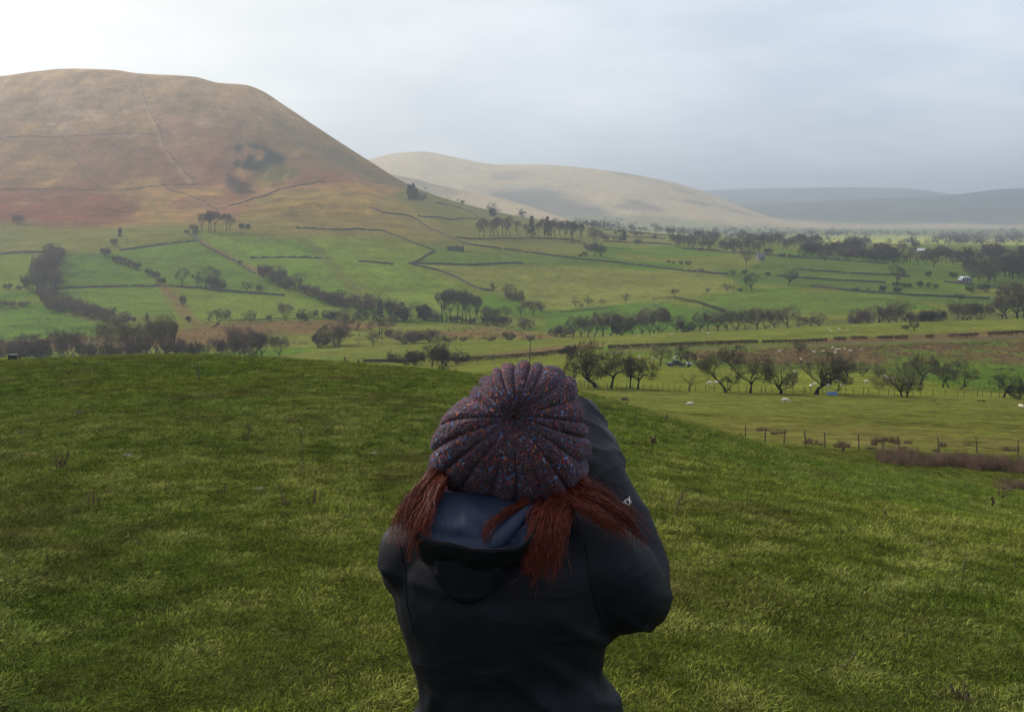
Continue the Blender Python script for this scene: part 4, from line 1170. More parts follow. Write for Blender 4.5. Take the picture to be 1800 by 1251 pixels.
fence([at(x, y) for x, y in [(1310, 772), (1345, 778), (1378, 781), (1416, 784), (1450, 787), (1510, 791), (1580, 793), (1650, 795), (1718, 796), (1789, 801), (1862, 806)]],
      "near wire fence with seven dark posts above the rushes", 1.15, 0.048, (0.3, 0.6, 0.92), 0.005)
ln = at(1549, 794)
sp = MB().tube([(0, 0, -0.3), (0.1, 0, 0.28), (0.18, 0, 0.58)], [0.05, 0.05, 0.045], 7).obj("fence_post", POST, None, False, ln)
tag(sp, "short broken post leaning between two fence posts", "post")
FX = [1022, 1034, 1052, 1068, 1084, 1101, 1113, 1131, 1144, 1157, 1165, 1176, 1185, 1195, 1211, 1223, 1240, 1256, 1272, 1284, 1299, 1312, 1338, 1346, 1357, 1381, 1394, 1413, 1416, 1425, 1446, 1453, 1487, 1500, 1518, 1526, 1545, 1562, 1572, 1605, 1618, 1640, 1662, 1684, 1695, 1718, 1727, 1742, 1757, 1775, 1792, 1812]
fence([at(x, 684 + (x - 1022) * 0.0185) for x in FX], "long wire fence running behind the hawthorns and sheep pasture", 1.15, 0.055, (0.35, 0.9), 0.006)
fence([at(x, 671 + (x - 1622) * 0.105) for x in range(1622, 1770, 9)], "short side fence behind the trio of thorns", 1.1, 0.045, (0.9,), 0.006)
fence([at(x, 546 - (x - 985) * 0.06) for x in range(985, 1145, 14)], "thin fence below the row of lone field trees", 1.1, 0.06, (0.9,), 0.01)
fence([on(x, Yv) for x, Yv in [(1012, 215), (1018, 200), (1027, 205), (1036, 212)]], "little square of rails around the small hawthorn by the hat", 1.3, 0.05, (0.5, 0.95), 0.03)

# ------------------------------------------------------------ utility poles
POLE = plain("pole_wood", (0.085, 0.066, 0.055), 0.9, 0.1, 0.3, 2.0)
STEEL = plain("galvanised_steel", (0.30, 0.33, 0.38), 0.45, 0.5, 0.15, 3.0, 0, 0.6)


def utility_pole(px, Y, top_py, label, arm, rz):
    p = on(px, Y)
    top = EYE - (top_py - HOR) / F * Y
    H = top - p.z
    t = thing("utility_pole", p, label, "pole", None, rz)
    MB().tube([(0, 0, -0.5), (0, 0, H * 0.5), (0, 0, H)], [0.17, 0.15, 0.12], 10).obj("shaft", POLE, t)
    a = MB().box((0, 0.16, H - 0.35), (arm, 0.1, 0.13)).obj("cross_arm", STEEL, t)
    for x in (-0.45, 0, 0.45):
        MB().tube([(x * arm, 0.16, H - 0.28), (x * arm, 0.16, H - 0.12), (x * arm, 0.16, H + 0.02)], [0.05, 0.09, 0.05], 7).obj("insulator", STEEL, a)
    return t


utility_pole(932, 318, 588, "brown utility pole rising behind the knitted hat", 1.5, 0.2)
utility_pole(158, 300, 601, "utility pole with blue-grey cross arm peeping over the left brow", 3.0, 0.25)

# ------------------------------------------------------------ small farm things
BLUE = plain("blue_plastic", (0.13, 0.24, 0.46), 0.4, 0.5, 0.1, 2.0)
BLACKP = plain("black_paint", (0.020, 0.021, 0.026), 0.35, 0.5, 0.2, 2.0)
GLASS = plain("vehicle_glass", (0.05, 0.06, 0.075), 0.08, 0.8, 0.1, 1.0)
PALE = plain("pale_sheet", (0.42, 0.46, 0.50), 0.5, 0.4, 0.15, 1.0)
RUST = plain("rusty_sheet", (0.11, 0.045, 0.035), 0.8, 0.2, 0.4, 3.0)
p = at(1463, 694.5)
t = thing("water_trough", p, "bright blue water trough at the fence under the widest hawthorn", "trough", None, -0.1)
b = MB()
for (cx_, cy_, sx, sy) in ((0, -0.3, 1.7, 0.06), (0, 0.3, 1.7, 0.06), (-0.82, 0, 0.06, 0.54), (0.82, 0, 0.06, 0.54)):
    b.box((cx_, cy_, 0.32), (sx, sy, 0.5))
b.box((0, 0, 0.1), (1.58, 0.54, 0.06))
b.obj("basin", BLUE, t)
MB().box((0, -0.345, 0.545), (1.78, 0.05, 0.06)).box((0, 0.345, 0.545), (1.78, 0.05, 0.06)).box((-0.865, 0, 0.545), (0.05, 0.64, 0.06)).box((0.865, 0, 0.545), (0.05, 0.64, 0.06)).obj("rim", BLUE, t)

p = on(1188, 287)
t = thing("pickup_truck", p, "dark blue-black pickup parked on the grass behind the hawthorns", "vehicle", None, 0.12)


def prism(prof, w, y0=0.0):
    mb = MB()
    n = len(prof)
    for s in (-1, 1):
        for x, z in prof: mb.v.append(Vector((x, y0 + s * w / 2, z)))
    mb.f.append(tuple(range(n))); mb.f.append(tuple(reversed(range(n, 2 * n))))
    for k in range(n):
        mb.f.append((k, k + n, (k + 1) % n + n, (k + 1) % n))
    return mb


body = prism([(-2.4, .45), (-2.4, 1.0), (-0.9, 1.05), (1.0, 1.02), (2.2, .92), (2.4, .75), (2.4, .45)], 1.8).obj("body", BLACKP, t)
cab = prism([(-0.85, 1.05), (-0.75, 1.72), (0.45, 1.74), (1.05, 1.04)], 1.6).obj("cab", BLACKP, t)
prism([(-0.7, 1.12), (-0.62, 1.6), (0.40, 1.62), (0.80, 1.12)], 1.62).obj("window", GLASS, cab)
for x in (-1.5, 1.5):
    for y in (-0.8, 0.8):
        w = MB().tube([(x, y - 0.11, 0.36), (x, y + 0.11, 0.36)], [0.36, 0.36], 14).obj("wheel", BLACKP, t)
        MB().tube([(x, y + (0.12 if y > 0 else -0.12), 0.36), (x, y + (0.13 if y > 0 else -0.13), 0.36)], [0.2, 0.2], 10).obj("rim", STEEL, w)
for y in (-0.65, 0.65):
    MB().box((2.41, y, 0.75), (0.04, 0.25, 0.14)).obj("headlight", PALE, t)
p = on(1211, 289)
t = thing("farm_trailer", p, "small grey trailer behind the pickup among the thorns", "trailer", None, 0.1)
MB().box((0, 0, 0.75), (1.3, 1.1, 0.5)).obj("tub", PALE, t)
for y in (-0.62, 0.62):
    MB().tube([(0, y - 0.08, 0.32), (0, y + 0.08, 0.32)], [0.32, 0.32], 12).obj("wheel", BLACKP, t)
MB().tube([(0.6, 0, 0.5), (1.5, 0, 0.45)], 0.04, 6).obj("drawbar", STEEL, t)

p = at(27, 633.5, 50)
k = p.y / F
t = thing("animal_shelter", p, "small dark shelter with a pale round opening at the left brow", "shelter", None, 0.0)
W_, H_ = 15 * k, 10.5 * k
MB().box((-3 * k, 0, H_ / 2), (W_, W_ * .7, H_)).obj("box", BLACKP, t)
mb = MB()
for j in range(13):
    a0 = math.pi * 2 * j / 12
    mb.v += [Vector((7.0 * k + 2.4 * k * math.cos(a0), -W_ * .3, H_ * .55 + 4.2 * k * math.sin(a0))), Vector((7.0 * k + 3.2 * k * math.cos(a0), -W_ * .3, H_ * .55 + 5.0 * k * math.sin(a0)))]
for j in range(12):
    mb.f.append((2 * j, 2 * j + 1, 2 * j + 3, 2 * j + 2))
mb.obj("opening_ring", RUST, t)
MB().tube([(7 * k, -W_ * .28, H_ * .55), (7 * k, -W_ * .26, H_ * .55)], [2.4 * k, 2.4 * k], 14).obj("end_panel", plain("pale_green_sheet", (0.20, 0.22, 0.12)), t)
MB().box((9.7 * k, -W_ * .3, H_ * .45), (1.6 * k, 0.1, H_ * .9)).obj("door", RUST, t)
MB().box((3 * k, -W_ * .45, 0.02), (55 * k, 0.12, 1.0 * k)).obj("skid", POST, t)
p = at(54, 627, 70)
k = p.y / F
t = thing("metal_trough", p, "low pale metal trough right of the dark shelter", "trough")
MB().box((0, 0, 1.2 * k), (11 * k, 3 * k, 1.4 * k)).obj("basin", STEEL, t)
for x in (-4, 4):
    MB().box((x * k, 0, 0.3 * k), (0.6 * k, 2 * k, 1.2 * k)).obj("leg", STEEL, t)
p = at(118, 629, 50)
tag(MB().tube([(0, 0, -.2), (0, 0, 4 * p.y / F)], [0.05, 0.045], 6).obj("fence_post", POST, None, False, p), "lone short post on the brow left of the utility pole", "post")

# ruined field barn: roofless stone shell
p = at(801, 441)
t = thing("ruined_barn", p, "roofless dark stone barn standing in the pasture by the wall junction", "barn", None, 0.08)


def ragged(L, h, th, seed):
    r = random.Random(seed); mb = MB(); n = 26
    for j in range(n + 1):
        x = -L / 2 + L * j / n; hh = h * r.uniform(0.72, 1.0)
        for yy, z in ((-th / 2, -0.5), (-th / 2, hh), (th / 2, hh), (th / 2, -0.5)): mb.v.append(Vector((x, yy, z)))
    for j in range(n):
        for q in range(3):
            a = j * 4 + q; mb.f.append((a, a + 1, a + 5, a + 4))
    mb.f.append((0, 1, 2, 3)); mb.f.append((n * 4 + 3, n * 4 + 2, n * 4 + 1, n * 4))
    return mb


L_ = 29 / F * p.y
ragged(L_, 4.4, 0.7, 1).obj("front_wall", STONE, t)
o = ragged(L_, 4.8, 0.7, 2).obj("back_wall", STONE, t, False, (0, 6, 0))
for s in (-1, 1):
    o = ragged(5.2, 5.0, 0.7, 4 + s).obj("end_wall", STONE, t, False, (s * (L_ / 2 - 0.36), 3, 0)); o.rotation_euler = (0, 0, math.pi / 2)
ROOF = plain("slate_roof", (0.10, 0.105, 0.12), 0.7, 0.3, 0.2, 1.0)
SANDST = plain("pale_sandstone", (0.20, 0.175, 0.135), 0.9, 0.1, 0.25, 0.6)
DARKOP = plain("dark_opening", (0.014, 0.014, 0.015), 0.9, 0.1, 0.1, 1.0)


def house(px, py, wpx, hpx, label, wallm, roofm, name="field_barn", cat="barn", rz=0.3, wins=2):
    p = at(px, py); k = p.y / F
    Wd = wpx * k; Ht = hpx * k * 0.62; Rh = hpx * k * 0.38; Dp = Wd * 0.62
    t = thing(name, p, label, cat, None, rz)
    b = MB().box((0, 0, Ht / 2 - 0.5), (Wd, Dp, Ht + 1.0))
    b.obj("wall", wallm, t)
    g = MB()
    for s in (-1, 1):
        g.poly([(s * Wd / 2 * 0.999, -Dp / 2, Ht), (s * Wd / 2 * 0.999, Dp / 2, Ht), (s * Wd / 2 * 0.999, 0, Ht + Rh)])
    g.obj("gable", wallm, t)
    r = MB()
    for s in (-1, 1):
        e = 0.35
        r.v += [Vector((-Wd / 2 - e, s * (Dp / 2 + e), Ht - 0.15)), Vector((Wd / 2 + e, s * (Dp / 2 + e), Ht - 0.15)), Vector((Wd / 2 + e, 0, Ht + Rh + 0.12)), Vector((-Wd / 2 - e, 0, Ht + Rh + 0.12))]
    r.f += [(0, 1, 2, 3), (4, 5, 6, 7)]
    r.obj("roof", roofm, t)
    MB().box((Wd * 0.1, -Dp / 2 - 0.03, Ht * 0.3), (Wd * 0.16, 0.08, Ht * 0.6)).obj("door", DARKOP, t)
    for j in range(wins):
        MB().box((-Wd * 0.3 + j * Wd * 0.62, -Dp / 2 - 0.03, Ht * 0.6), (Wd * 0.1, 0.08, Ht * 0.26)).obj("window", DARKOP, t)
    return t


house(1336, 458, 15, 13, "small stone hut with sloping roof beside a pale tree in the far fields", SANDST, ROOF, "stone_hut", "hut", 0.5)
p = at(1699, 497)
k = p.y / F
t = thing("farm_building", p, "long low farm building with pale roof and dark open side", "barn", None, 0.0)
MB().box((0, 3, 1.6), (17 * k, 6, 4.2)).obj("wall", DARKOP, t)
prism([(-9.5 * k, 2.2), (-6 * k, 4.6), (6.5 * k, 4.8), (8.5 * k, 3.4), (7.5 * k, 3.9), (-5.5 * k, 3.9)], 7.5, 3).obj("roof", PALE, t)
for j in range(5):
    MB().box((-7 * k + j * 3.4 * k, -0.1, 1.6), (0.35, 0.25, 4.2)).obj("pillar", PALE, t)
house(1284, 415, 9, 8, "tiny white farmhouse gleaming beyond the plantation", plain("whitewash", (0.75, 0.72, 0.66)), PALE, "farmhouse", "house", 0.2)
house(1617, 445, 16, 8, "pale roofed farmhouse half hidden in the valley wood", SANDST, PALE, "farmhouse", "house", 0.1)


# ------------------------------------------------------------ bodies grown from overlapping tubes
def blob(name, chains, voxel, smooth=2, mat=None):
    """chains: lists of (point, radius or (rx, ry)) lofted as closed tubes, fused into one continuous skin"""
    V, Fc = [], []
    n = 20
    for ch in chains:
        pts = [Vector(c[0]) for c in ch]
        rad = [c[1] if hasattr(c[1], "__len__") else (c[1], c[1]) for c in ch]
        flat = len(ch[0]) > 2 and ch[0][2] == "z"       # rings kept level (torso)
        rings = []
        ref = None
        for k, p in enumerate(pts):
            d = (pts[min(k + 1, len(pts) - 1)] - pts[max(k - 1, 0)]).normalized()
            if flat:
                a, b = Vector((1, 0, 0)), Vector((0, 1, 0))
            else:
                a = d.cross(Vector((0.2, 0.97, 0.1))); a.normalize(); b = d.cross(a)
            i = len(V)
            for j in range(n):
                t = 2 * math.pi * j / n
                V.append(p + a * math.cos(t) * rad[k][0] + b * math.sin(t) * rad[k][1])
            rings.append(i)
        for r0, r1 in zip(rings, rings[1:]):
            for j in range(n):
                Fc.append((r0 + j, r0 + (j + 1) % n, r1 + (j + 1) % n, r1 + j))
        # rounded caps
        for ring, p, q, rd in ((rings[0], pts[0], pts[1], rad[0]), (rings[-1], pts[-1], pts[-2], rad[-1])):
            d = (p - q).normalized() * min(rd)
            prev = ring
            for ang in (0.45, 0.9, 1.25):
                i = len(V)
                for j in range(n):
                    V.append(p + (V[ring + j] - p) * math.cos(ang) + d * math.sin(ang))
                for j in range(n):
                    Fc.append((prev + j, prev + (j + 1) % n, i + (j + 1) % n, i + j))
                prev = i
            i = len(V); V.append(p + d)
            for j in range(n):
                Fc.append((prev + j, prev + (j + 1) % n, i))
    me = bpy.data.meshes.new(name)
    me.from_pydata([tuple(v) for v in V], [], Fc)
    bm = bmesh.new(); bm.from_mesh(me); bmesh.ops.recalc_face_normals(bm, faces=bm.faces); bm.to_mesh(me); bm.free()
    ob = bpy.data.objects.new(name + "_tmp", me); C.objects.link(ob)
    m = ob.modifiers.new("r", "REMESH"); m.mode = "VOXEL"; m.voxel_size = voxel
    if smooth:
        s = ob.modifiers.new("s", "SMOOTH"); s.factor = 0.5; s.iterations = smooth
    dg = bpy.context.evaluated_depsgraph_get()
    out = bpy.data.meshes.new_from_object(ob.evaluated_get(dg))
    bpy.data.objects.remove(ob); bpy.data.meshes.remove(me)
    out.name = name
    out.materials.clear()
    if mat: out.materials.append(mat)
    out.shade_smooth()
    return out


def verts_of(me):
    a = np.empty(len(me.vertices) * 3, np.float32); me.vertices.foreach_get("co", a)
    return a.reshape(-1, 3).astype(float)


def norms_of(me):
    a = np.empty(len(me.vertices) * 3, np.float32); me.vertices.foreach_get("normal", a)
    return a.reshape(-1, 3).astype(float)


def set_verts(me, V):
    me.vertices.foreach_set("co", np.asarray(V, np.float32).ravel()); me.update()


# ------------------------------------------------------------ the walker with the knitted hat
PY = 1.93
feet_z = gz(0.0, PY)


def W(px, py, Y):
    """figure-space point seen at this pixel at distance Y (root stands at x=0, y=PY, on the grass)"""
    return Vector(((px - 900) / F * Y, Y - PY, EYE - (py - HOR) / F * Y - feet_z))


Z0 = EYE - feet_z        # eye level in figure space


def Pz(x, y, z):
    return Vector((x, y, Z0 + z))


person = thing("person", (0.0, PY, feet_z), "person in a ribbed knitted hat and dark jacket, seen from behind taking a photograph", "person")

m, nt, b = new_mat("skin")
b.inputs["Base Color"].default_value = (0.55, 0.36, 0.28, 1); b.inputs["Roughness"].default_value = 0.55
SKIN = m


def cloth(name, col, rough, spec=0.35, sheen=0.0, weave=900.0):
    m, nt, b = new_mat(name)
    t = N(nt, "ShaderNodeTexCoord")
    n1 = N(nt, "ShaderNodeTexNoise", i2=weave, i3=2.0, i4=0.5)
    n2 = N(nt, "ShaderNodeTexNoise", i2=14.0, i3=4.0, i4=0.6)
    link(nt, t.outputs["Object"], n1.inputs[0]); link(nt, t.outputs["Object"], n2.inputs[0])
    f = math_node(nt, "ADD", math_node(nt, "MULTIPLY", n1.outputs[0], 0.5), math_node(nt, "MULTIPLY", n2.outputs[0], 0.5))
    link(nt, ramp(nt, f, [(0.35, tuple(c * 0.7 for c in col)), (0.65, tuple(c * 1.3 for c in col))]), b.inputs["Base Color"])
    b.inputs["Roughness"].default_value = rough
    b.inputs["Specular IOR Level"].default_value = spec
    b.inputs["Sheen Weight"].default_value = sheen
    b.inputs["Sheen Roughness"].default_value = 0.4
    bp = N(nt, "ShaderNodeBump", i0=0.25, i1=0.001)
    link(nt, n1.outputs[0], bp.inputs["Height"])
    # creases: ridged, warped noise drawn out along the drape
    mp = N(nt, "ShaderNodeMapping"); mp.inputs["Rotation"].default_value = (0, 0.7, 0); mp.inputs["Scale"].default_value = (3.0, 3.0, 8.0)
    link(nt, t.outputs["Object"], mp.inputs[0])
    n3 = N(nt, "ShaderNodeTexNoise", i2=1.0, i3=3.0, i4=0.5); n3.inputs["Distortion"].default_value = 0.6
    link(nt, mp.outputs[0], n3.inputs[0])
    rd = math_node(nt, "POWER", math_node(nt, "SUBTRACT", 1.0, math_node(nt, "ABSOLUTE", math_node(nt, "MULTIPLY", math_node(nt, "SUBTRACT", n3.outputs[0], 0.5), 4.0))), 3.0)
    bp3 = N(nt, "ShaderNodeBump", i0=0.30, i1=0.006)
    link(nt, rd, bp3.inputs["Height"]); link(nt, bp.outputs[0], bp3.inputs["Normal"]); link(nt, bp3.outputs[0], b.inputs["Normal"])
    return m


JACKET = cloth("black_shell_fabric", (0.0052, 0.0057, 0.0095), 0.62, 0.16, 0.0)
SLEEVE = cloth("grey_sleeve_fabric", (0.0095, 0.0105, 0.0155), 0.55, 0.25, 0.0)
LINING = cloth("coated_hood_lining", (0.021, 0.028, 0.052), 0.66, 0.20, 0.0, 300.0)
TROUSER = cloth("trouser_cloth", (0.020, 0.022, 0.028), 0.8)
BOOT = cloth("boot_leather", (0.030, 0.022, 0.016), 0.6)

# body: head, neck, trunk, arms with hands, legs - one continuous mesh
S_R, E_R, W_R = Pz(0.165, -0.01, -0.575), Pz(0.230, 0.06, -0.662), Pz(0.135, 0.315, -0.425)
S_L, E_L, W_L = Pz(-0.165, -0.01, -0.575), Pz(-0.180, 0.11, -0.650), Pz(-0.085, 0.33, -0.445)
HEAD = Pz(0.0, 0.075, -0.39)


def hand(wr, side):
    """palm held up to the camera body, five unequal fingers curled round it"""
    d = Vector((-side * 0.85, 0.35, 0.12)).normalized()
    out = []
    palm_end = wr + d * 0.085
    out.append([(wr, (0.024, 0.020)), (wr + d * 0.04, (0.036, 0.018)), (palm_end, (0.036, 0.014))])
    across = d.cross(Vector((0, 1, 0.2))).normalized() * side
    for k, L in enumerate((0.068, 0.076, 0.071, 0.056)):
        b0 = palm_end + across * (0.030 - 0.020 * k) - d * 0.008
        curl = Vector((-side * 0.5, 0.35, -0.1)).normalized()
        b1 = b0 + (d * 0.8 + curl * 0.4).normalized() * L * 0.42
        b2 = b1 + (d * 0.25 + curl).normalized() * L * 0.34
        b3 = b2 + (curl - d * 0.35).normalized() * L * 0.28
        out.append([(b0, 0.0088), (b1, 0.0084), (b2, 0.0076), (b3, 0.0064)])
    t0 = wr + d * 0.025 + across * 0.026
    t1 = t0 + (across * 0.7 + d * 0.6).normalized() * 0.034
    t2 = t1 + (d * 0.8 + Vector((-side * 0.5, 0, 0))).normalized() * 0.028
    out.append([(t0, 0.0115), (t1, 0.0100), (t2, 0.0080)])
    return out


hip = Pz(0.012, 0.0, -0.98)
chains = [
    [(HEAD + Vector((0, 0.0, -0.115)), (0.050, 0.058)), (HEAD + Vector((0, 0.005, -0.06)), (0.066, 0.082)), (HEAD, (0.076, 0.096)), (HEAD + Vector((0, -0.004, 0.045)), (0.070, 0.088)), (HEAD + Vector((0, -0.005, 0.058)), (0.056, 0.070))],
    [(HEAD + Vector((0, 0.098, 0.0)), 0.010), (HEAD + Vector((0, 0.112, -0.022)), 0.013)],       # nose
    [(HEAD + Vector((0.078, 0.0, -0.012)), 0.010), (HEAD + Vector((0.082, -0.004, 0.018)), 0.010)],
    [(HEAD + Vector((-0.078, 0.0, -0.012)), 0.010), (HEAD + Vector((-0.082, -0.004, 0.018)), 0.010)],
    [(Pz(0, 0.03, -0.58), 0.062), (Pz(0, 0.04, -0.50), 0.054), (HEAD + Vector((0, -0.01, -0.08)), 0.052)],
    [(Pz(0, 0.0, -0.610), (0.13, 0.06), "z"), (Pz(-0.01, 0, -0.65), (0.15, 0.09)), (Pz(-0.01, 0, -0.80), (0.12, 0.08)), (Pz(0.01, 0, -0.92), (0.155, 0.10)), (Pz(0.012, 0, -1.02), (0.165, 0.11))],
    [(S_R + Vector((-0.03, 0.02, -0.02)), 0.036), (E_R, 0.034), (W_R, 0.026)], [(S_L + Vector((0.03, 0.02, -0.02)), 0.036), (E_L, 0.034), (W_L, 0.026)],
]
chains += hand(W_R, 1) + hand(W_L, -1)
for s in (-1, 1):
    chains.append([(hip + Vector((s * 0.085, 0, -0.02)), 0.085), (hip + Vector((s * 0.09, 0.01, -0.42)), 0.056), (hip + Vector((s * 0.09, -0.005, -0.62)), 0.052), (Vector((hip.x + s * 0.09, -0.01, 0.09)), 0.036), (Vector((hip.x + s * 0.09, 0.05, 0.045)), 0.035), (Vector((hip.x + s * 0.095, 0.14, 0.032)), 0.028)])
me_obj("body", blob("body", chains, 0.0068, 2, SKIN), None, person)
EYEM = plain("eye_white", (0.8, 0.78, 0.75), 0.2)

# jacket
torso = [(Pz(0, 0.02, -0.475), (0.078, 0.072), "z"), (Pz(0, 0.01, -0.51), (0.105, 0.085)), (Pz(-0.005, 0.0, -0.545), (0.165, 0.105)), (Pz(-0.008, -0.005, -0.585), (0.195, 0.122)),
         (Pz(-0.012, -0.008, -0.65), (0.192, 0.130)), (Pz(-0.010, -0.005, -0.72), (0.178, 0.126)), (Pz(-0.004, 0.0, -0.79), (0.164, 0.122)), (Pz(0.012, 0, -0.85), (0.176, 0.130)),
         (Pz(0.018, 0, -0.93), (0.205, 0.148)), (Pz(0.018, 0, -1.02), (0.214, 0.155)), (Pz(0.018, 0, -1.06), (0.212, 0.153))]
jm = blob("jacket", [torso,
                     [(Pz(0.09, -0.01, -0.57), 0.080), (Pz(0.155, -0.006, -0.61), (0.086, 0.084)), (Pz(0.200, 0.02, -0.650), (0.082, 0.084)), (Pz(0.222, 0.045, -0.668), (0.068, 0.072))],
                     [(Pz(0.12, 0.0, -0.65), 0.080), (Pz(0.19, 0.01, -0.662), 0.074)],
                     [(Pz(0.224, 0.045, -0.664), 0.064), (E_R + Vector((0.0, 0.03, 0.012)), 0.068), (E_R.lerp(W_R, 0.3) + Vector((0.006, 0, 0)), 0.066), (E_R.lerp(W_R, 0.55) + Vector((0.005, 0, 0)), 0.058), (E_R.lerp(W_R, 0.8), 0.050), (W_R, 0.044)],
                     [(Pz(-0.150, 0.0, -0.58), 0.072), (Pz(-0.158, 0.01, -0.66), 0.055), (Pz(-0.150, 0.0, -0.74), 0.034)],
                     [(Pz(-0.10, -0.01, -0.56), 0.075), (Pz(-0.168, 0.0, -0.59), (0.070, 0.074)), (E_L, (0.058, 0.064)), (E_L + Vector((0.012, 0.05, 0.045)), 0.060), (E_L.lerp(W_L, 0.5), 0.055), (W_L, 0.044)]],
          0.0065, 8, JACKET)
V = verts_of(jm); Nn = norms_of(jm)
x, y, z = V[:, 0], V[:, 1], V[:, 2] - Z0


def ridge(a, b, seed, sharp=1.6):
    return (1 - np.abs(fbm(a, b, seed, 2))) ** (4 * sharp)


d = np.zeros(len(V))
# drag folds from the raised right arm down to the waist, and creases where the waist is drawn in
q = x * 0.62 + z * 0.78; q2 = -x * 0.78 + z * 0.62
wst = np.exp(-((z + 0.78) / 0.10) ** 2) * sstep(-0.06, 0.12, x)
d += 0.018 * wst * (ridge(q2 * 2.2, q * 16, 301) - 0.25)
arm = sstep(0.08, 0.2, x) * np.exp(-((z + 0.62) / 0.12) ** 2)
d += 0.004 * arm * (ridge(q * 3, q2 * 15, 302) - 0.25)
d += 0.006 * (ridge(x * 5, z * 9, 303) - 0.25) * sstep(0.02, 0.14, -x) * np.exp(-((z + 0.62) / 0.14) ** 2)
d += 0.009 * fbm(x * 9, z * 7 + y * 5, 304, 3)
d += 0.009 * np.exp(-((z + 0.86) / 0.12) ** 2) * (ridge(q * 4, q2 * 14, 305) - 0.2)
axr = np.array((W_R - E_R).normalized()[:]); tr_ = (V - np.array(E_R[:])) @ axr
fm = sstep(0.06, 0.12, tr_) * sstep(0.06, 0.16, x) * sstep(-0.70, -0.62, z)
d += 0.006 * fm * (ridge(tr_ * 9 + 0.6 * fbm(x * 12, z * 12, 307, 2), x * 5 - z * 3, 306) - 0.3)
V = V + Nn * d[:, None]
set_verts(jm, V)
bm = bmesh.new(); bm.from_mesh(jm)
for _ in range(3):
    bmesh.ops.smooth_vert(bm, verts=bm.verts, factor=0.5, use_axis_x=True, use_axis_y=True, use_axis_z=True)
bm.to_mesh(jm); bm.free(); jm.update()
jacket = me_obj("jacket", jm, None, person)
# armhole and side seams as thin welts lying on the cloth


def welt(pts, r, name, mat, parent):
    """thin seam snapped on the jacket's back"""
    from mathutils.bvhtree import BVHTree
    bm = bmesh.new(); bm.from_mesh(jm); T = BVHTree.FromBMesh(bm); bm.free()
    out = []
    P = [W(a, b_, 1.80) for a, b_ in pts]
    eye = Vector((0, -PY, Z0))
    for a, b_ in zip(P, P[1:]):
        for k in range(8):
            p = a.lerp(b_, k / 8); dr = (p - eye).normalized()
            h = T.ray_cast(eye, dr)
            if h[0] is not None: out.append(h[0] - dr * 0.0004)
    if len(out) > 2:
        MB().tube(out, r, 5).obj(name, mat, parent)


welt([(1030, 955), (1035, 1000), (1045, 1050), (1062, 1112)], 0.0014, "seam", JACKET, jacket)
welt([(700, 945), (712, 1000), (715, 1060), (730, 1120)], 0.0012, "seam", JACKET, jacket)

# trousers and boots
tr = blob("trousers", [[(hip + Vector((0, 0, 0.0)), (0.175, 0.118), "z"), (hip + Vector((0, 0, -0.12)), (0.178, 0.122))]] +
          [[(hip + Vector((s * 0.088, 0, -0.06)), 0.098), (hip + Vector((s * 0.092, 0.01, -0.42)), 0.072), (hip + Vector((s * 0.092, -0.005, -0.62)), 0.068), (Vector((hip.x + s * 0.092, -0.01, 0.13)), 0.062)] for s in (-1, 1)], 0.009, 2, TROUSER)
me_obj("trousers", tr, None, person)
for s in (-1, 1):
    bx = hip.x + s * 0.092
    g0 = gz(bx, PY) - feet_z
    bo = me_obj("boot", blob("boot", [[(Vector((bx, -0.01, g0 + 0.17)), 0.058), (Vector((bx, -0.01, g0 + 0.06)), 0.054), (Vector((bx, -0.012, g0 + 0.045)), (0.046, 0.044))], [(Vector((bx, -0.03, g0 + 0.05)), 0.046), (Vector((bx + s * .004, 0.07, g0 + 0.045)), 0.047), (Vector((bx + s * .008, 0.155, g0 + 0.035)), 0.040), (Vector((bx + s * .008, 0.19, g0 + 0.030)), 0.028)]], 0.006, 2, BOOT), None, person)
    MB().box((bx + s * .003, 0.06, g0 + 0.006), (0.088, 0.28, 0.022)).obj("sole", BLACKP, bo)

# the camera at her eye
cb = thing("photo_camera", person.location + Pz(0.03, 0.255, -0.405), "black camera held up to the face by the person", "camera")
MB().box((0, 0, 0), (0.135, 0.06, 0.088)).box((0, -0.005, 0.055), (0.05, 0.055, 0.03)).obj("camera_body", BLACKP, cb)
MB().tube([(0, 0.03, 0), (0, 0.07, 0), (0, 0.071, 0), (0, 0.13, 0)], [0.034, 0.034, 0.038, 0.038], 20).obj("lens", BLACKP, cb)

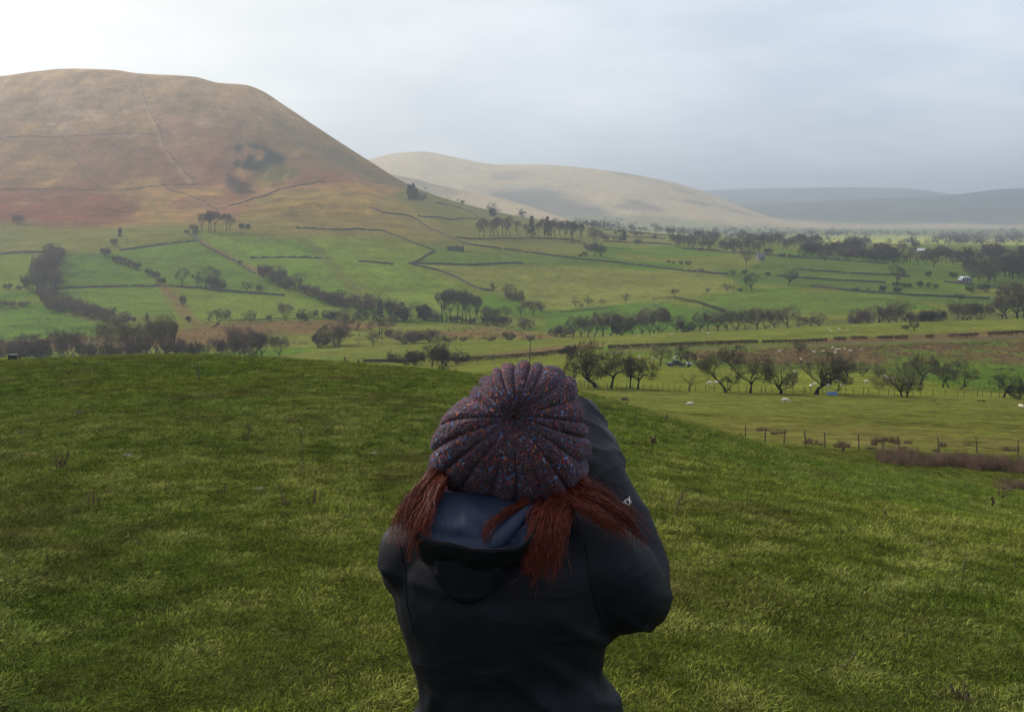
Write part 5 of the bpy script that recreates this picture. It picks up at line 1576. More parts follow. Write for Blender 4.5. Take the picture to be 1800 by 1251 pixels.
# ------------------------------------------------------------ hood lying on the back
cols_ = [  # px, inner-top row, rim row, bottom row, depth in front of back
    (716, 885, 905, 935, 0.02), (728, 868, 926, 965, 0.055), (760, 862, 946, 990, 0.085), (800, 866, 956, 1002, 0.10), (860, 872, 965, 1003, 0.105), (905, 878, 962, 995, 0.10), (932, 884, 941, 975, 0.085), (946, 886, 908, 940, 0.05), (952, 886, 892, 905, 0.02)]
cc = np.array(cols_, float)
nS, prof_n = 60, 15
pxs = np.concatenate([np.linspace(716, 728, 6)[:-1], np.linspace(728, 946, 48), np.linspace(946, 952, 6)[1:]])
VV = []
for px_ in pxs:
    rw = 5.0 * float(noise2(px_ * 0.03, 3.3, 315)) + 3.0 * float(noise2(px_ * 0.07, 1.3, 316))
    it, rm, bt, dp = (float(pchip(cc[:, 0], cc[:, k], np.array([px_]))[0]) for k in (1, 2, 3, 4))
    rm += rw * 0.6; bt += rw
    dp *= 1 + 0.12 * float(noise2(px_ * 0.025, 7.7, 317))
    Yb = PY - 0.095                    # jacket's back near the collar
    Yr = PY - 0.085 - dp
    prof = [(it - 4, Yb + 0.045), (it, Yb + 0.02), (it + (rm - it) * 0.35, Yb - 0.015 - dp * .12), (it + (rm - it) * 0.66, Yb - 0.02 - dp * .42), (it + (rm - it) * 0.88, Yr + 0.030), (rm + 2, Yr + 0.010), (rm - 1.5, Yr + 0.002), (rm, Yr - 0.004),
            (rm + 6, Yr - 0.006), (rm + (bt - rm) * 0.35, Yr - 0.004), (rm + (bt - rm) * 0.65, Yr + 0.008), (rm + (bt - rm) * 0.9, Yr + 0.022), (bt + 2, Yr + 0.045), (bt + 2, Yr + 0.075), (bt - 4, PY - 0.06)]
    for k, (pyy, Yy) in enumerate(prof):
        wob = (0.020 * float(fbm(px_ * 0.016 + k * 0.38, k * 0.30, 311, 2)) + 0.014 * (abs(float(noise2(px_ * 0.030 - k * 0.5, k * 0.25, 318))) - .4)) if 1 < k < 6 or 8 < k < 12 else 0
        fold = 0.007 * math.exp(-((px_ - 905 + (pyy - 900) * -0.5) / 16.0) ** 2) if k in (2, 3, 4) else 0
        VV.append(W(px_, pyy, Yy + wob - fold))
ns = len(pxs)
FQ = [(i * prof_n + k, i * prof_n + k + 1, (i + 1) * prof_n + k + 1, (i + 1) * prof_n + k) for i in range(ns - 1) for k in range(prof_n - 1)]
hm = bpy.data.meshes.new("hood")
hm.from_pydata([tuple(v) for v in VV], [], FQ)
hm.materials.append(JACKET); hm.materials.append(LINING)
for p_ in hm.polygons:
    p_.material_index = 1 if (p_.index % (prof_n - 1)) < 6 else 0
hm.shade_smooth()
hood = me_obj("hood", hm, None, person)
md = hood.modifiers.new("sub", "SUBSURF"); md.levels = 1; md.render_levels = 2
# rolled lining strip, hem of the rim, rear flap
rs = [W(862, 966, 1.765), W(880, 945, 1.775), W(903, 920, 1.79), W(925, 900, 1.81), W(938, 890, 1.83)]
MB().tube(rs, [0.010, 0.013, 0.012, 0.009, 0.006], 10).obj("lining_fold", LINING, hood, True)
rim_pts = [VV[i * prof_n + 7] + Vector((0, -0.001, 0.0)) for i in range(2, ns - 2)]
MB().tube(rim_pts, 0.0010, 6).obj("rim_hem", JACKET, hood, True)
fl = []
nu, nv = 18, 12
for i in range(nu + 1):
    for j in range(nv + 1):
        u, v = i / nu, j / nv
        half = 62 * (1 - 0.25 * max(0, v - 0.45) ** 1.5 / 0.55 ** 1.5 * 1.6)
        pxx = 826 + (u * 2 - 1) * half - 4 * v
        pyy = 985 + v * 76 - 22 * abs(u * 2 - 1) ** 3 * v
        edge = min(u, 1 - u) * nu
        Yy = 1.765 + 0.008 * v + (0.016 if edge < 0.5 or j == nv else 0.0) + 0.004 * float(noise2(u * 3.0, v * 2.4, 312))
        fl.append(W(pxx, pyy, Yy))
FQ = [(i * (nv + 1) + j, i * (nv + 1) + j + 1, (i + 1) * (nv + 1) + j + 1, (i + 1) * (nv + 1) + j) for i in range(nu) for j in range(nv)]
mesh_obj("flap", fl, FQ, JACKET, hood, True)
MB().tube([fl[(nu - 2) * (nv + 1) + j] + Vector((0, -0.0015, 0)) for j in range(0, nv - 1)], 0.0016, 5).obj("flap_seam", JACKET, hood)

# shoulder fabric panel at the raised forearm with its stitched mark
sl = blob("cuff", [[(E_R.lerp(W_R, 0.62), 0.056), (E_R.lerp(W_R, 0.66), 0.061), (E_R.lerp(W_R, 0.85), 0.057), (W_R + Vector((-0.002, 0.012, 0.012)), 0.052)]], 0.0055, 2, SLEEVE)
Vc = verts_of(sl); Nc = norms_of(sl)
set_verts(sl, Vc + Nc * (0.008 * (ridge(((Vc - np.array(E_R[:])) @ axr) * 18 + 0.5 * Vc[:, 0] * 20, Vc[:, 0] * 9, 313) - 0.3))[:, None])
cuff = me_obj("cuff", sl, None, person)
cc_ = plain("white_thread", (0.62, 0.60, 0.58), 0.8)
from mathutils.bvhtree import BVHTree
trees = []
for mm in (jm, sl):
    bm = bmesh.new(); bm.from_mesh(mm); trees.append(BVHTree.FromBMesh(bm)); bm.free()
eye_ = Vector((0, -PY, Z0))


def print_on(lines, name, mat, parent, r):
    mb = MB()
    for ln_ in lines:
        out = []
        for a, b_ in zip(ln_, ln_[1:]):
            for k in range(4):
                t = k / 4; pxx = a[0] + (b_[0] - a[0]) * t; pyy = a[1] + (b_[1] - a[1]) * t
                out.append((pxx, pyy))
        out.append(ln_[-1])
        pts = []
        for pxx, pyy in out:
            dr = (W(pxx, pyy, 2.0) - eye_).normalized()
            best = None
            for T in trees:
                h = T.ray_cast(eye_, dr)
                if h[0] is not None and (best is None or h[3] < best[1]): best = (h[0], h[3])
            if best: pts.append(best[0] - dr * 0.0006)
        if len(pts) > 1: mb.tube(pts, r, 5)
    if mb.v: mb.obj(name, mat, parent)


# three outlined letters, read along the sleeve: a 2-like S, a D lying on its back, a Y-like K cut by the edge
print_on([[(1093.3, 884), (1096, 882), (1098, 883.5), (1097, 886), (1095.5, 887), (1096.5, 889), (1099, 887.5), (1100, 885.5)],
          [(1098, 879.5), (1103.5, 877), (1106.5, 881), (1107.5, 885), (1105, 887), (1101.5, 885.5), (1098, 879.5)],
          [(1103.5, 875.5), (1107, 879), (1110.5, 882.5)], [(1107, 879), (1106.5, 872.5)]], "sleeve_lettering", cc_, cuff, 0.0008)

# ------------------------------------------------------------ knitted hat
outl = [(905, 640), (940, 641), (975, 650), (1003, 668), (1015, 700), (1026, 745), (1031, 790), (1031, 830), (1019, 856), (1000, 876), (970, 891), (930, 896), (880, 890), (830, 871), (790, 852), (766, 836), (757, 810), (760, 780), (770, 742), (800, 711), (830, 685), (858, 660), (882, 646)]
hc = np.array((905.0, 732.0))
oa = np.array(outl, float) - hc
th = np.arctan2(-oa[:, 1], oa[:, 0]); rr_ = np.hypot(oa[:, 0], oa[:, 1])
o_ = np.argsort(th); th = th[o_]; rr_ = rr_[o_]
th3 = np.concatenate([th - 2 * math.pi, th, th + 2 * math.pi]); rr3 = np.concatenate([rr_] * 3)
RIBS = 20
nth, nsv = RIBS * 22, 200
TH_ = np.linspace(-math.pi, math.pi, nth, endpoint=False)
RO = pchip(th3, rr3, TH_)
RO = sum(np.roll(RO, k) for k in range(-8, 9)) / 17.0
S_ = np.linspace(0.004, 1.78, nsv)
TT, SS = np.meshgrid(TH_, S_, indexing="xy")          # (nsv, nth)
wob = 0.07 * np.sin(TT * 3 + 1.0) + 0.05 * np.sin(TT * 5 + SS) + 0.035 * np.sin(TT * 9 + 2) + 0.05 * np.sin(SS * 4 + TT * 2)
ribph = ((TT + wob * np.clip(SS, 0, 1)) / (2 * math.pi) * RIBS) % 1.0
bulge = 1 - np.abs(2 * ribph - 1) ** 3.6             # 0 in the seam, 1 on the rib
phi = np.clip(SS, 0, 1) * math.pi / 2
rad = np.where(SS <= 1, np.sin(phi) ** 0.92, 1 - 0.36 * np.clip(SS - 1, 0, 1) ** 1.4)
amp = (0.0100 + 0.003 * np.sin(TT * 7 + 1) * np.sin(TT * 4)) * np.clip(SS / 0.55, 0.12, 1.0)
RR = RO[None, :] / 1000.0 * rad
ydep = np.where(SS <= 1, -0.140 * np.cos(phi) ** 0.85, 0.165 * (SS - 1))
ydep = ydep + 0.018 * np.exp(-(SS / 0.16) ** 2)      # dimple where the ribs gather
lump = 0.011 * fbm(np.cos(TT) * 1.6 + 5, np.sin(TT) * 1.6 + SS * 2.2, 321, 3)
nrm_r = np.sin(np.clip(SS, 0, 1) * math.pi / 2) ** 0.7; nrm_y = -np.cos(np.clip(SS, 0, 1) * math.pi / 2)
disp = amp * (bulge - 0.72) + lump * np.clip(SS, 0, 1)
cph = (ribph * 5) % 1.0                                # five stitch columns to a rib, each row a V
vv = SS * 34 + 0.75 * np.abs(cph - 0.5)
stitch = 0.0019 * (np.abs(np.sin(vv * math.pi)) ** 0.7 * (0.35 + 0.65 * np.sin(cph * math.pi) ** 0.5) - 0.5) * np.clip(SS * 2.2, 0.1, 1)
stitch = stitch + 0.0012 * fbm(TT * 40, SS * 40, 322, 2)
disp = disp + stitch
RRd = np.maximum(RR + disp * nrm_r, 0.0008)
YY = ydep + disp * nrm_y
persp = (PY + YY) / PY
X_ = (hc[0] - 900) / 1000.0 * persp + RRd * np.cos(TT) * np.where(YY < 0, 0.985 * persp + 0.015, 1)
Z_ = (HOR - hc[1]) / 1000.0 * persp + RRd * np.sin(TT) * np.where(YY < 0, 0.985 * persp + 0.015, 1)
fwd = np.clip(SS - 1, 0, 1)                            # brim comes forward round the head, tilting up over the brow
Z_ = Z_ - 0.0 * fwd; X_ = X_ * (1 - 0.10 * fwd)
V = np.stack([X_, YY, Z_ + Z0], -1).reshape(-1, 3)
ix = np.arange(nsv * nth).reshape(nsv, nth); ir = np.roll(ix, -1, 1)
Q = np.stack([ix[:-1], ir[:-1], ir[1:], ix[1:]], -1).reshape(-1, 4)
hatm = np_mesh("knitted_hat", V, Q)
uv = hatm.attributes.new("knit", "FLOAT_VECTOR", "POINT")
uvd = np.stack([(TT + wob * np.clip(SS, 0, 1)) / (2 * math.pi) * RIBS * 4.5, SS * 36, bulge], -1).reshape(-1, 3)
uv.data.foreach_set("vector", uvd.astype(np.float32).ravel())
m, nt, b = new_mat("flecked_tweed_yarn")
a = N(nt, "ShaderNodeAttribute", attribute_name="knit")
mp = N(nt, "ShaderNodeMapping"); mp.inputs["Scale"].default_value = (1, 1, 0)
link(nt, a.outputs["Vector"], mp.inputs[0])
g_ = N(nt, "ShaderNodeNewGeometry")
vor = N(nt, "ShaderNodeTexVoronoi", feature="F1", voronoi_dimensions="3D")
vor.inputs["Scale"].default_value = 290.0
mp2 = N(nt, "ShaderNodeMapping"); mp2.inputs["Scale"].default_value = (1.25, 0.8, 0.8); link(nt, g_.outputs["Position"], mp2.inputs[0])
link(nt, mp2.outputs[0], vor.inputs[0])
sepc = N(nt, "ShaderNodeSeparateColor"); link(nt, vor.outputs["Color"], sepc.inputs[0])
PLUM = (0.050, 0.033, 0.042)
fleck = ramp(nt, sepc.outputs[0], [(0.0, PLUM), (0.36, (0.072, 0.042, 0.052)), (0.60, (0.034, 0.022, 0.030)), (0.76, (0.24, 0.030, 0.040)), (0.84, (0.44, 0.12, 0.022)), (0.88, (0.050, 0.13, 0.33)), (0.93, (0.14, 0.21, 0.36)), (0.955, (0.24, 0.17, 0.24)), (0.975, (0.050, 0.030, 0.038))], "CONSTANT")
big = N(nt, "ShaderNodeTexNoise", i2=26.0, i3=3.0, i4=0.5); link(nt, g_.outputs["Position"], big.inputs[0])
keep = ramp(nt, big.outputs[0], [(0.40, 0.25), (0.60, 1.0)])
basec = mix_col(nt, keep, PLUM, fleck)
link(nt, basec, b.inputs["Base Color"])
b.inputs["Roughness"].default_value = 0.95
b.inputs["Specular IOR Level"].default_value = 0.15
b.inputs["Sheen Weight"].default_value = 0.10
b.inputs["Sheen Roughness"].default_value = 0.5
b.inputs["Sheen Tint"].default_value = (0.75, 0.68, 0.80, 1)
wv = N(nt, "ShaderNodeTexVoronoi", feature="F1"); wv.inputs["Scale"].default_value = 1.0
link(nt, mp.outputs[0], wv.inputs[0])
bp = N(nt, "ShaderNodeBump", i0=0.9, i1=0.0022)
inv = math_node(nt, "SUBTRACT", 1.0, wv.outputs["Distance"])
bp2 = N(nt, "ShaderNodeBump", i0=0.6, i1=0.0012)
link(nt, math_node(nt, "SUBTRACT", 1.0, vor.outputs["Distance"]), bp2.inputs["Height"])
link(nt, inv, bp.inputs["Height"]); link(nt, bp2.outputs[0], bp.inputs["Normal"]); link(nt, bp.outputs[0], b.inputs["Normal"])
hatm.materials.append(m)
hat = me_obj("knitted_hat", hatm, None, person)
hat["label"] = "chunky ribbed plum hat flecked with red, orange and blue"
# loose fibres standing off the yarn
HN = norms_of(hatm)
r_ = np.random.default_rng(4)
pick = r_.choice(len(V), 11000, p=(lambda w_: w_ / w_.sum())(np.clip(uvd[:, 2], .2, 1) * (RRd.reshape(-1) + 0.004) * (SS.reshape(-1) < 1.5)))
p0 = V[pick] - HN[pick] * 0.001
dr = HN[pick] + r_.normal(0, 0.75, (len(pick), 3)); dr /= np.linalg.norm(dr, axis=1, keepdims=True)
ln_ = r_.gamma(2.2, 0.0025, len(pick))[:, None]
p1 = p0 + dr * ln_ * 0.6 + r_.normal(0, 0.0006, p0.shape)
dr2 = dr + r_.normal(0, 0.6, dr.shape); dr2 /= np.linalg.norm(dr2, axis=1, keepdims=True)
p2 = p1 + dr2 * ln_ * 0.6
R_ = np.full(len(pick), 0.00020)
m, nt, b = new_mat("wool_fibre")
oi = N(nt, "ShaderNodeNewGeometry")
link(nt, ramp(nt, oi.outputs["Random Per Island"], [(0.0, (0.09, 0.065, 0.08)), (0.6, (0.20, 0.155, 0.19)), (0.93, (0.17, 0.06, 0.055)), (0.97, (0.13, 0.17, 0.27))]), b.inputs["Base Color"])
b.inputs["Roughness"].default_value = 0.8
b.inputs["Transmission Weight"].default_value = 0.0
fz = segs_mesh("fuzz", np.concatenate([p0, p1]), np.concatenate([p1, p2]), np.concatenate([R_, R_]), np.concatenate([R_, R_ * .5]), m)
fo = me_obj("fuzz", fz, None, hat)
fo["kind"] = "stuff"

# ------------------------------------------------------------ red-brown hair
m, nt, b = new_mat("auburn_hair")
oi = N(nt, "ShaderNodeNewGeometry")
link(nt, ramp(nt, oi.outputs["Random Per Island"], [(0.0, (0.032, 0.006, 0.004)), (0.45, (0.090, 0.015, 0.009)), (0.8, (0.17, 0.030, 0.015)), (1.0, (0.27, 0.065, 0.030))]), b.inputs["Base Color"])
b.inputs["Roughness"].default_value = 0.5
b.inputs["Specular IOR Level"].default_value = 0.22
HAIR = m
P0s, P1s, R0s, R1s = [], [], [], []


def lock(guide, width, n, seed, wave=1.0, rad=0.00055, thick=0.010):
    """strands following a guide of (px, row, distance); width in px at root, belly and tip"""
    r = np.random.default_rng(seed)
    G = np.array([W(*g)[:] for g in guide]); k = np.linspace(0, 1, len(G)); tq = np.linspace(0, 1, 14)
    cur = np.stack([pchip(k, G[:, i], tq) for i in range(3)], 1)
    tan = np.gradient(cur, axis=0); tan /= np.linalg.norm(tan, axis=1, keepdims=True)
    side = np.cross(tan, np.array([[0, 1.0, 0.15]])); side /= np.linalg.norm(side, axis=1, keepdims=True)
    dep = np.cross(tan, side)
    wq = pchip(np.array([0, .5, 1.0]), np.array(width, float) / 1000.0, tq)
    n = int(n * 1.35)
    for i in range(n):
        cl = r.integers(0, 13)                    # strands bunch into wisps
        c0 = (((cl * 0.618) % 1) * 2 - 1) * 0.9 + r.normal(0, 0.16)
        dz = r.normal(0, 0.4)
        end = 1 - 0.5 * r.random() ** 1.6
        ph = cl * 1.7 + r.normal(0, .3); am = 0.0055 * wave * (1 + 0.6 * r.normal()); kx = r.normal(0, 1) * 0.0028; wl = r.uniform(5, 10) + cl * 0.3
        conv = 1 - 0.40 * tq ** 1.5 * (1 if r.random() < .88 else -0.8)
        off = (c0 * conv * wq / 2 + am * np.sin(tq * wl + ph) * tq + kx * tq ** 2 * (1 + (cl % 3)) + am * .4 * np.sin(tq * 19 + ph * 3))[:, None] * side + ((dz * thick * (1 - 0.3 * tq)) + am * 0.5 * np.cos(tq * 6 + ph))[:, None] * dep
        fly = r.normal(0, 0.014, 3) * np.array([1, .4, 1]) * (r.random() < 0.14)
        pts = cur + off + (tq ** 2)[:, None] * fly
        m_ = max(4, int(13 * end))
        rr = rad * r.uniform(0.6, 1.25) * (1 - 0.65 * np.linspace(0, 1, 14))
        P0s.append(pts[:m_]); P1s.append(pts[1:m_ + 1]); R0s.append(rr[:m_]); R1s.append(rr[1:m_ + 1])


def bunch(guide, width, n, seed):
    r = random.Random(seed * 17 + 3)
    for j in range(6):
        f = (j + 0.5) / 6 * 2 - 1
        le = r.uniform(0.72, 1.06)
        tx, ty, sw = r.uniform(-15, 15), r.uniform(-14, 8), r.uniform(-9, 9)
        g = []
        for k, (a, b_, c) in enumerate(guide):
            t = k / (len(guide) - 1)
            a0, b0, c0 = guide[0]
            w_ = width[0] * (1 - t) + width[1] * t
            g.append((a0 + (a - a0) * (1 + (le - 1) * t) + f * w_ * 0.36 * (1 - 0.2 * t) + tx * t * t + sw * math.sin(t * 3.1), b0 + (b_ - b0) * (1 + (le - 1) * t) + ty * t * t + sw * 0.4 * math.sin(t * 5), c - 0.004 * r.random() * t))
        lock(g, (width[0] * 0.40, width[1] * 0.34, width[2] * 0.22), max(8, int(n / 6 * r.uniform(0.6, 1.3))), seed * 10 + j, r.uniform(0.5, 1.1), thick=0.007)


bunch([(782, 808, 1.90), (752, 842, 1.86), (722, 878, 1.82), (703, 920, 1.80), (700, 968, 1.79)], (34, 40, 16), 200, 1)
bunch([(786, 815, 1.90), (764, 852, 1.85), (742, 890, 1.81), (722, 935, 1.79), (716, 985, 1.78)], (30, 44, 20), 220, 2)
bunch([(790, 825, 1.89), (768, 862, 1.83), (750, 905, 1.79), (738, 950, 1.775), (742, 1000, 1.77)], (22, 26, 10), 110, 3)
lock([(925, 880, 1.84), (893, 900, 1.80), (866, 920, 1.78), (853, 942, 1.77), (858, 968, 1.765)], (14, 14, 6), 46, 4, 0.5)
bunch([(990, 872, 1.86), (975, 895, 1.81), (960, 935, 1.775), (950, 985, 1.765), (940, 1042, 1.765)], (54, 60, 20), 240, 5)
bunch([(1000, 872, 1.86), (988, 905, 1.80), (976, 940, 1.775), (966, 985, 1.765), (950, 1030, 1.765)], (40, 34, 12), 130, 6)
lock([(950, 885, 1.85), (942, 910, 1.79), (938, 950, 1.765), (930, 990, 1.76), (924, 1020, 1.76)], (26, 24, 8), 60, 61)
bunch([(1005, 870, 1.86), (1030, 890, 1.82), (1060, 915, 1.80), (1085, 935, 1.80), (1095, 945, 1.80)], (36, 40, 10), 150, 7)
bunch([(1010, 860, 1.87), (1045, 878, 1.84), (1085, 905, 1.83), (1115, 940, 1.83), (1130, 978, 1.83)], (46, 38, 14), 200, 8)
bunch([(1015, 845, 1.88), (1050, 866, 1.86), (1085, 892, 1.87), (1115, 912, 1.88), (1136, 934, 1.88)], (36, 34, 18), 120, 9)
lock([(1018, 838, 1.89), (1050, 852, 1.88), (1075, 866, 1.89), (1095, 892, 1.89), (1118, 906, 1.89)], (20, 20, 18), 14, 10, 1.4, 0.0005)
bunch([(985, 868, 1.86), (1010, 885, 1.83), (1035, 900, 1.80), (1062, 925, 1.79), (1088, 952, 1.79)], (46, 34, 8), 110, 13)
# the mass of hair under the hat at the nape
lock([(800, 840, 1.93), (795, 855, 1.90), (790, 868, 1.88), (785, 880, 1.87), (780, 892, 1.87)], (60, 50, 40), 90, 11)
lock([(960, 860, 1.90), (968, 875, 1.87), (975, 885, 1.85), (985, 893, 1.83), (995, 900, 1.82)], (120, 110, 70), 170, 12)
hairm = segs_mesh("hair", np.concatenate(P0s), np.concatenate(P1s), np.concatenate(R0s), np.concatenate(R1s), HAIR)
me_obj("hair", hairm, None, person)


# ------------------------------------------------------------ grass of the near pasture
GRASS_COL = bpy.data.collections.new("grass_tufts")       # prototypes only, never linked to the scene
m, nt, b = new_mat("pasture_grass")
ai = N(nt, "ShaderNodeAttribute", attribute_name="tint"); ai.attribute_type = "INSTANCER"
ge = N(nt, "ShaderNodeNewGeometry")
v_ = N(nt, "ShaderNodeVectorMath", operation="SCALE")
link(nt, ai.outputs["Color"], v_.inputs[0])
link(nt, math_node(nt, "ADD", math_node(nt, "MULTIPLY", ge.outputs["Random Per Island"], 0.9), 0.55), v_.inputs["Scale"])
link(nt, v_.outputs[0], b.inputs["Base Color"])
b.inputs["Roughness"].default_value = 0.7
b.inputs["Specular IOR Level"].default_value = 0.04
GRASS = m


def tuft(seed, n, L0, L1, R, wid, lean):
    r = np.random.default_rng(seed)
    V, Fq = [], []
    for i in range(n):
        a = r.uniform(0, 6.283); q = R * math.sqrt(r.uniform(0, 1))
        base = np.array([q * math.cos(a), q * math.sin(a), -0.008])
        L = r.uniform(L0, L1)
        dr = np.array([math.cos(a), math.sin(a), 0]) * r.uniform(0.2, 0.9) + np.array([lean, -0.15, 0]) * r.uniform(0.4, 1.4) + np.array([0, 0, 1.0]) + r.normal(0, 0.25, 3) * [1, 1, 0]
        dr /= np.linalg.norm(dr)
        sd = np.cross(dr, r.normal(0, 1, 3)); sd /= np.linalg.norm(sd)
        p = base; w = wid * r.uniform(0.7, 1.3)
        k0 = len(V)
        for s in range(3):
            V += [p - sd * w / 2 * (1 - 0.25 * s), p + sd * w / 2 * (1 - 0.25 * s)]
            p = p + dr * L / 3
            dr = dr + np.array([dr[0] * 0.55, dr[1] * 0.55, -0.42]); dr /= np.linalg.norm(dr)
        V.append(p)
        Fq += [(k0, k0 + 1, k0 + 3, k0 + 2), (k0 + 2, k0 + 3, k0 + 5, k0 + 4), (k0 + 4, k0 + 5, k0 + 6)]
    me = bpy.data.meshes.new("tuft"); me.from_pydata([tuple(v) for v in V], [], Fq); me.materials.append(GRASS); me.update()
    o = bpy.data.objects.new("tuft", me); GRASS_COL.objects.link(o)
    return o


tuft(1, 46, 0.020, 0.041, 0.075, 0.0034, 0.35)
tuft(2, 46, 0.017, 0.038, 0.085, 0.0034, -0.2)
tuft(3, 56, 0.023, 0.045, 0.068, 0.0030, 0.6)
tuft(4, 40, 0.02, 0.045, 0.09, 0.0036, 0.2)
tuft(5, 60, 0.025, 0.052, 0.065, 0.0030, 0.9)


def scatter():
    r = np.random.default_rng(9)
    PX, PYv, SC = [], [], []
    for (y0, y1, dens, sc) in ((0.8, 4.2, 200, 1.0), (4.2, 9, 560, 1.0), (9, 16, 270, 1.2), (16, 28, 110, 1.6), (28, 45, 50, 2.2), (45, 66, 28, 2.9)):
        um = 0.74
        area = um * (y1 ** 2 - y0 ** 2) + (y1 - y0) * 1.2
        n = int(area * dens)
        y = np.sqrt(r.uniform(y0 ** 2, y1 ** 2, n)); x = r.uniform(-1, 1, n) * (um * y + 0.6)
        PX.append(x); PYv.append(y); SC.append(np.full(n, sc) * r.uniform(0.7, 1.25, n))
    # the damp strip inside the near fence
    n = 5200
    y = r.uniform(62, 88, n); x = (r.uniform(1380, 1900, n) - 900) / F * y
    PX.append(x); PYv.append(y); SC.append(r.uniform(1.8, 3.0, n))
    x = np.concatenate(PX); y = np.concatenate(PYv); s = np.concatenate(SC)
    clump = 0.85 * fbm(x / 0.34, y / 0.42, 401, 3, 0.65) + 0.12 * fbm(x / 1.5, y / 2.2, 405, 2); patch = fbm(x / 3.5, y / 6.0, 402, 3); big = fbm(x / 14, y / 18, 403, 3)
    keep = r.uniform(-0.85, 0.40, len(x)) < clump + 0.62
    x, y, s, clump, patch, big = (q[keep] for q in (x, y, s, clump, patch, big))
    s = s * (0.98 + 0.65 * np.clip(clump, -0.25, 1))
    z = ground_h(x, y)
    n = len(x)
    idx = np.where(clump > 0.30, r.choice([2, 2, 0, 2, 4], n), r.choice([0, 1, 3, 0], n)).astype(np.int32)
    G1 = np.array((0.086, 0.138, 0.013)); G2 = np.array((0.148, 0.172, 0.021)); ST = np.array((0.290, 0.255, 0.095)); DK = np.array((0.030, 0.037, 0.009)); BN = np.array((0.105, 0.080, 0.028))
    t = np.clip(0.5 + 0.9 * patch + r.normal(0, 0.22, n), 0, 1)[:, None]
    col = (G1 * (1 - t) + G2 * t) * 1.14
    w = np.clip(sstep(0.12, 0.6, clump + 0.5 * big + r.normal(0, 0.25, n)), 0, 1)[:, None] * 0.38
    col = col * (1 - w) + ST * w
    w = (r.uniform(0, 1, n) < 0.20 + 0.25 * np.clip(-clump, 0, 1))[:, None] * 0.8
    col = col * (1 - w) + DK * w
    w = (sstep(0.25, 0.6, fbm(x / 1.1, y / 1.8, 404, 2) + 0.15 * r.normal(0, 1, n)))[:, None] * 0.55
    col = col * (1 - w) + BN * w
    col *= (0.86 * r.uniform(0.65, 1.35, n) * (1 + 0.75 * np.clip(clump, -0.7, 0.8)))[:, None]
    rot = np.stack([r.normal(0, 0.12, n), r.normal(0, 0.12, n), r.normal(0.0, 1.3, n)], 1)
    me = bpy.data.meshes.new("grass")
    me.vertices.add(n); me.vertices.foreach_set("co", np.stack([x, y, z], 1).astype(np.float32).ravel())
    a = me.attributes.new("idx", "INT", "POINT"); a.data.foreach_set("value", idx)
    a = me.attributes.new("scl", "FLOAT", "POINT"); a.data.foreach_set("value", s.astype(np.float32))
    a = me.attributes.new("rot", "FLOAT_VECTOR", "POINT"); a.data.foreach_set("vector", rot.astype(np.float32).ravel())
    a = me.attributes.new("tint", "FLOAT_COLOR", "POINT"); a.data.foreach_set("color", np.concatenate([col, np.ones((n, 1))], 1).astype(np.float32).ravel())
    me.materials.append(GRASS)
    o = me_obj("grass", me)
    tag(o, "rough tussocky green grass covering the near pasture", "grass", None, "stuff")
    ng = bpy.data.node_groups.new("scatter_grass", "GeometryNodeTree")
    ng.interface.new_socket("Geometry", in_out="INPUT", socket_type="NodeSocketGeometry")
    ng.interface.new_socket("Geometry", in_out="OUTPUT", socket_type="NodeSocketGeometry")
    gi = ng.nodes.new("NodeGroupInput"); go = ng.nodes.new("NodeGroupOutput")
    ip = ng.nodes.new("GeometryNodeInstanceOnPoints")
    ci = ng.nodes.new("GeometryNodeCollectionInfo"); ci.inputs[0].default_value = GRASS_COL; ci.inputs[1].default_value = True; ci.inputs[2].default_value = True
    def named(nm, ty):
        q = ng.nodes.new("GeometryNodeInputNamedAttribute"); q.data_type = ty; q.inputs[0].default_value = nm
        return q.outputs[0]
    ip.inputs["Pick Instance"].default_value = True
    ng.links.new(gi.outputs[0], ip.inputs["Points"]); ng.links.new(ci.outputs[0], ip.inputs["Instance"])
    ng.links.new(named("idx", "INT"), ip.inputs["Instance Index"])
    ng.links.new(named("rot", "FLOAT_VECTOR"), ip.inputs["Rotation"])
    ng.links.new(named("scl", "FLOAT"), ip.inputs["Scale"])
    ng.links.new(ip.outputs[0], go.inputs[0])
    md = o.modifiers.new("scatter", "NODES"); md.node_group = ng
    return o


scatter()


# ------------------------------------------------------------ rushes
def rush_mesh(name, spots, per, mat, lean=0.12, wid=0.012):
    """spots: (x, y, height, radius)"""
    r = np.random.default_rng(21)
    P0, P1, R0, R1 = [], [], [], []
    for (x, y, h, rad) in spots:
        a = r.uniform(0, 6.283, per); q = rad * np.sqrt(r.uniform(0, 1, per))
        bx, by = x + q * np.cos(a), y + q * np.sin(a)
        bz = np.full(per, gz(x, y)) - 0.05
        L = h * r.uniform(0.6, 1.1, per)
        tx = bx + (np.cos(a) * q / rad * 0.35 + lean + r.normal(0, 0.12, per)) * L; ty = by + (np.sin(a) * q / rad * 0.35 + r.normal(0, 0.12, per)) * L
        P0.append(np.stack([bx, by, bz], 1)); P1.append(np.stack([tx, ty, bz + L], 1)); R0.append(np.full(per, wid)); R1.append(np.full(per, wid * 0.25))
    return segs_mesh(name, np.concatenate(P0), np.concatenate(P1), np.concatenate(R0), np.concatenate(R1), mat)


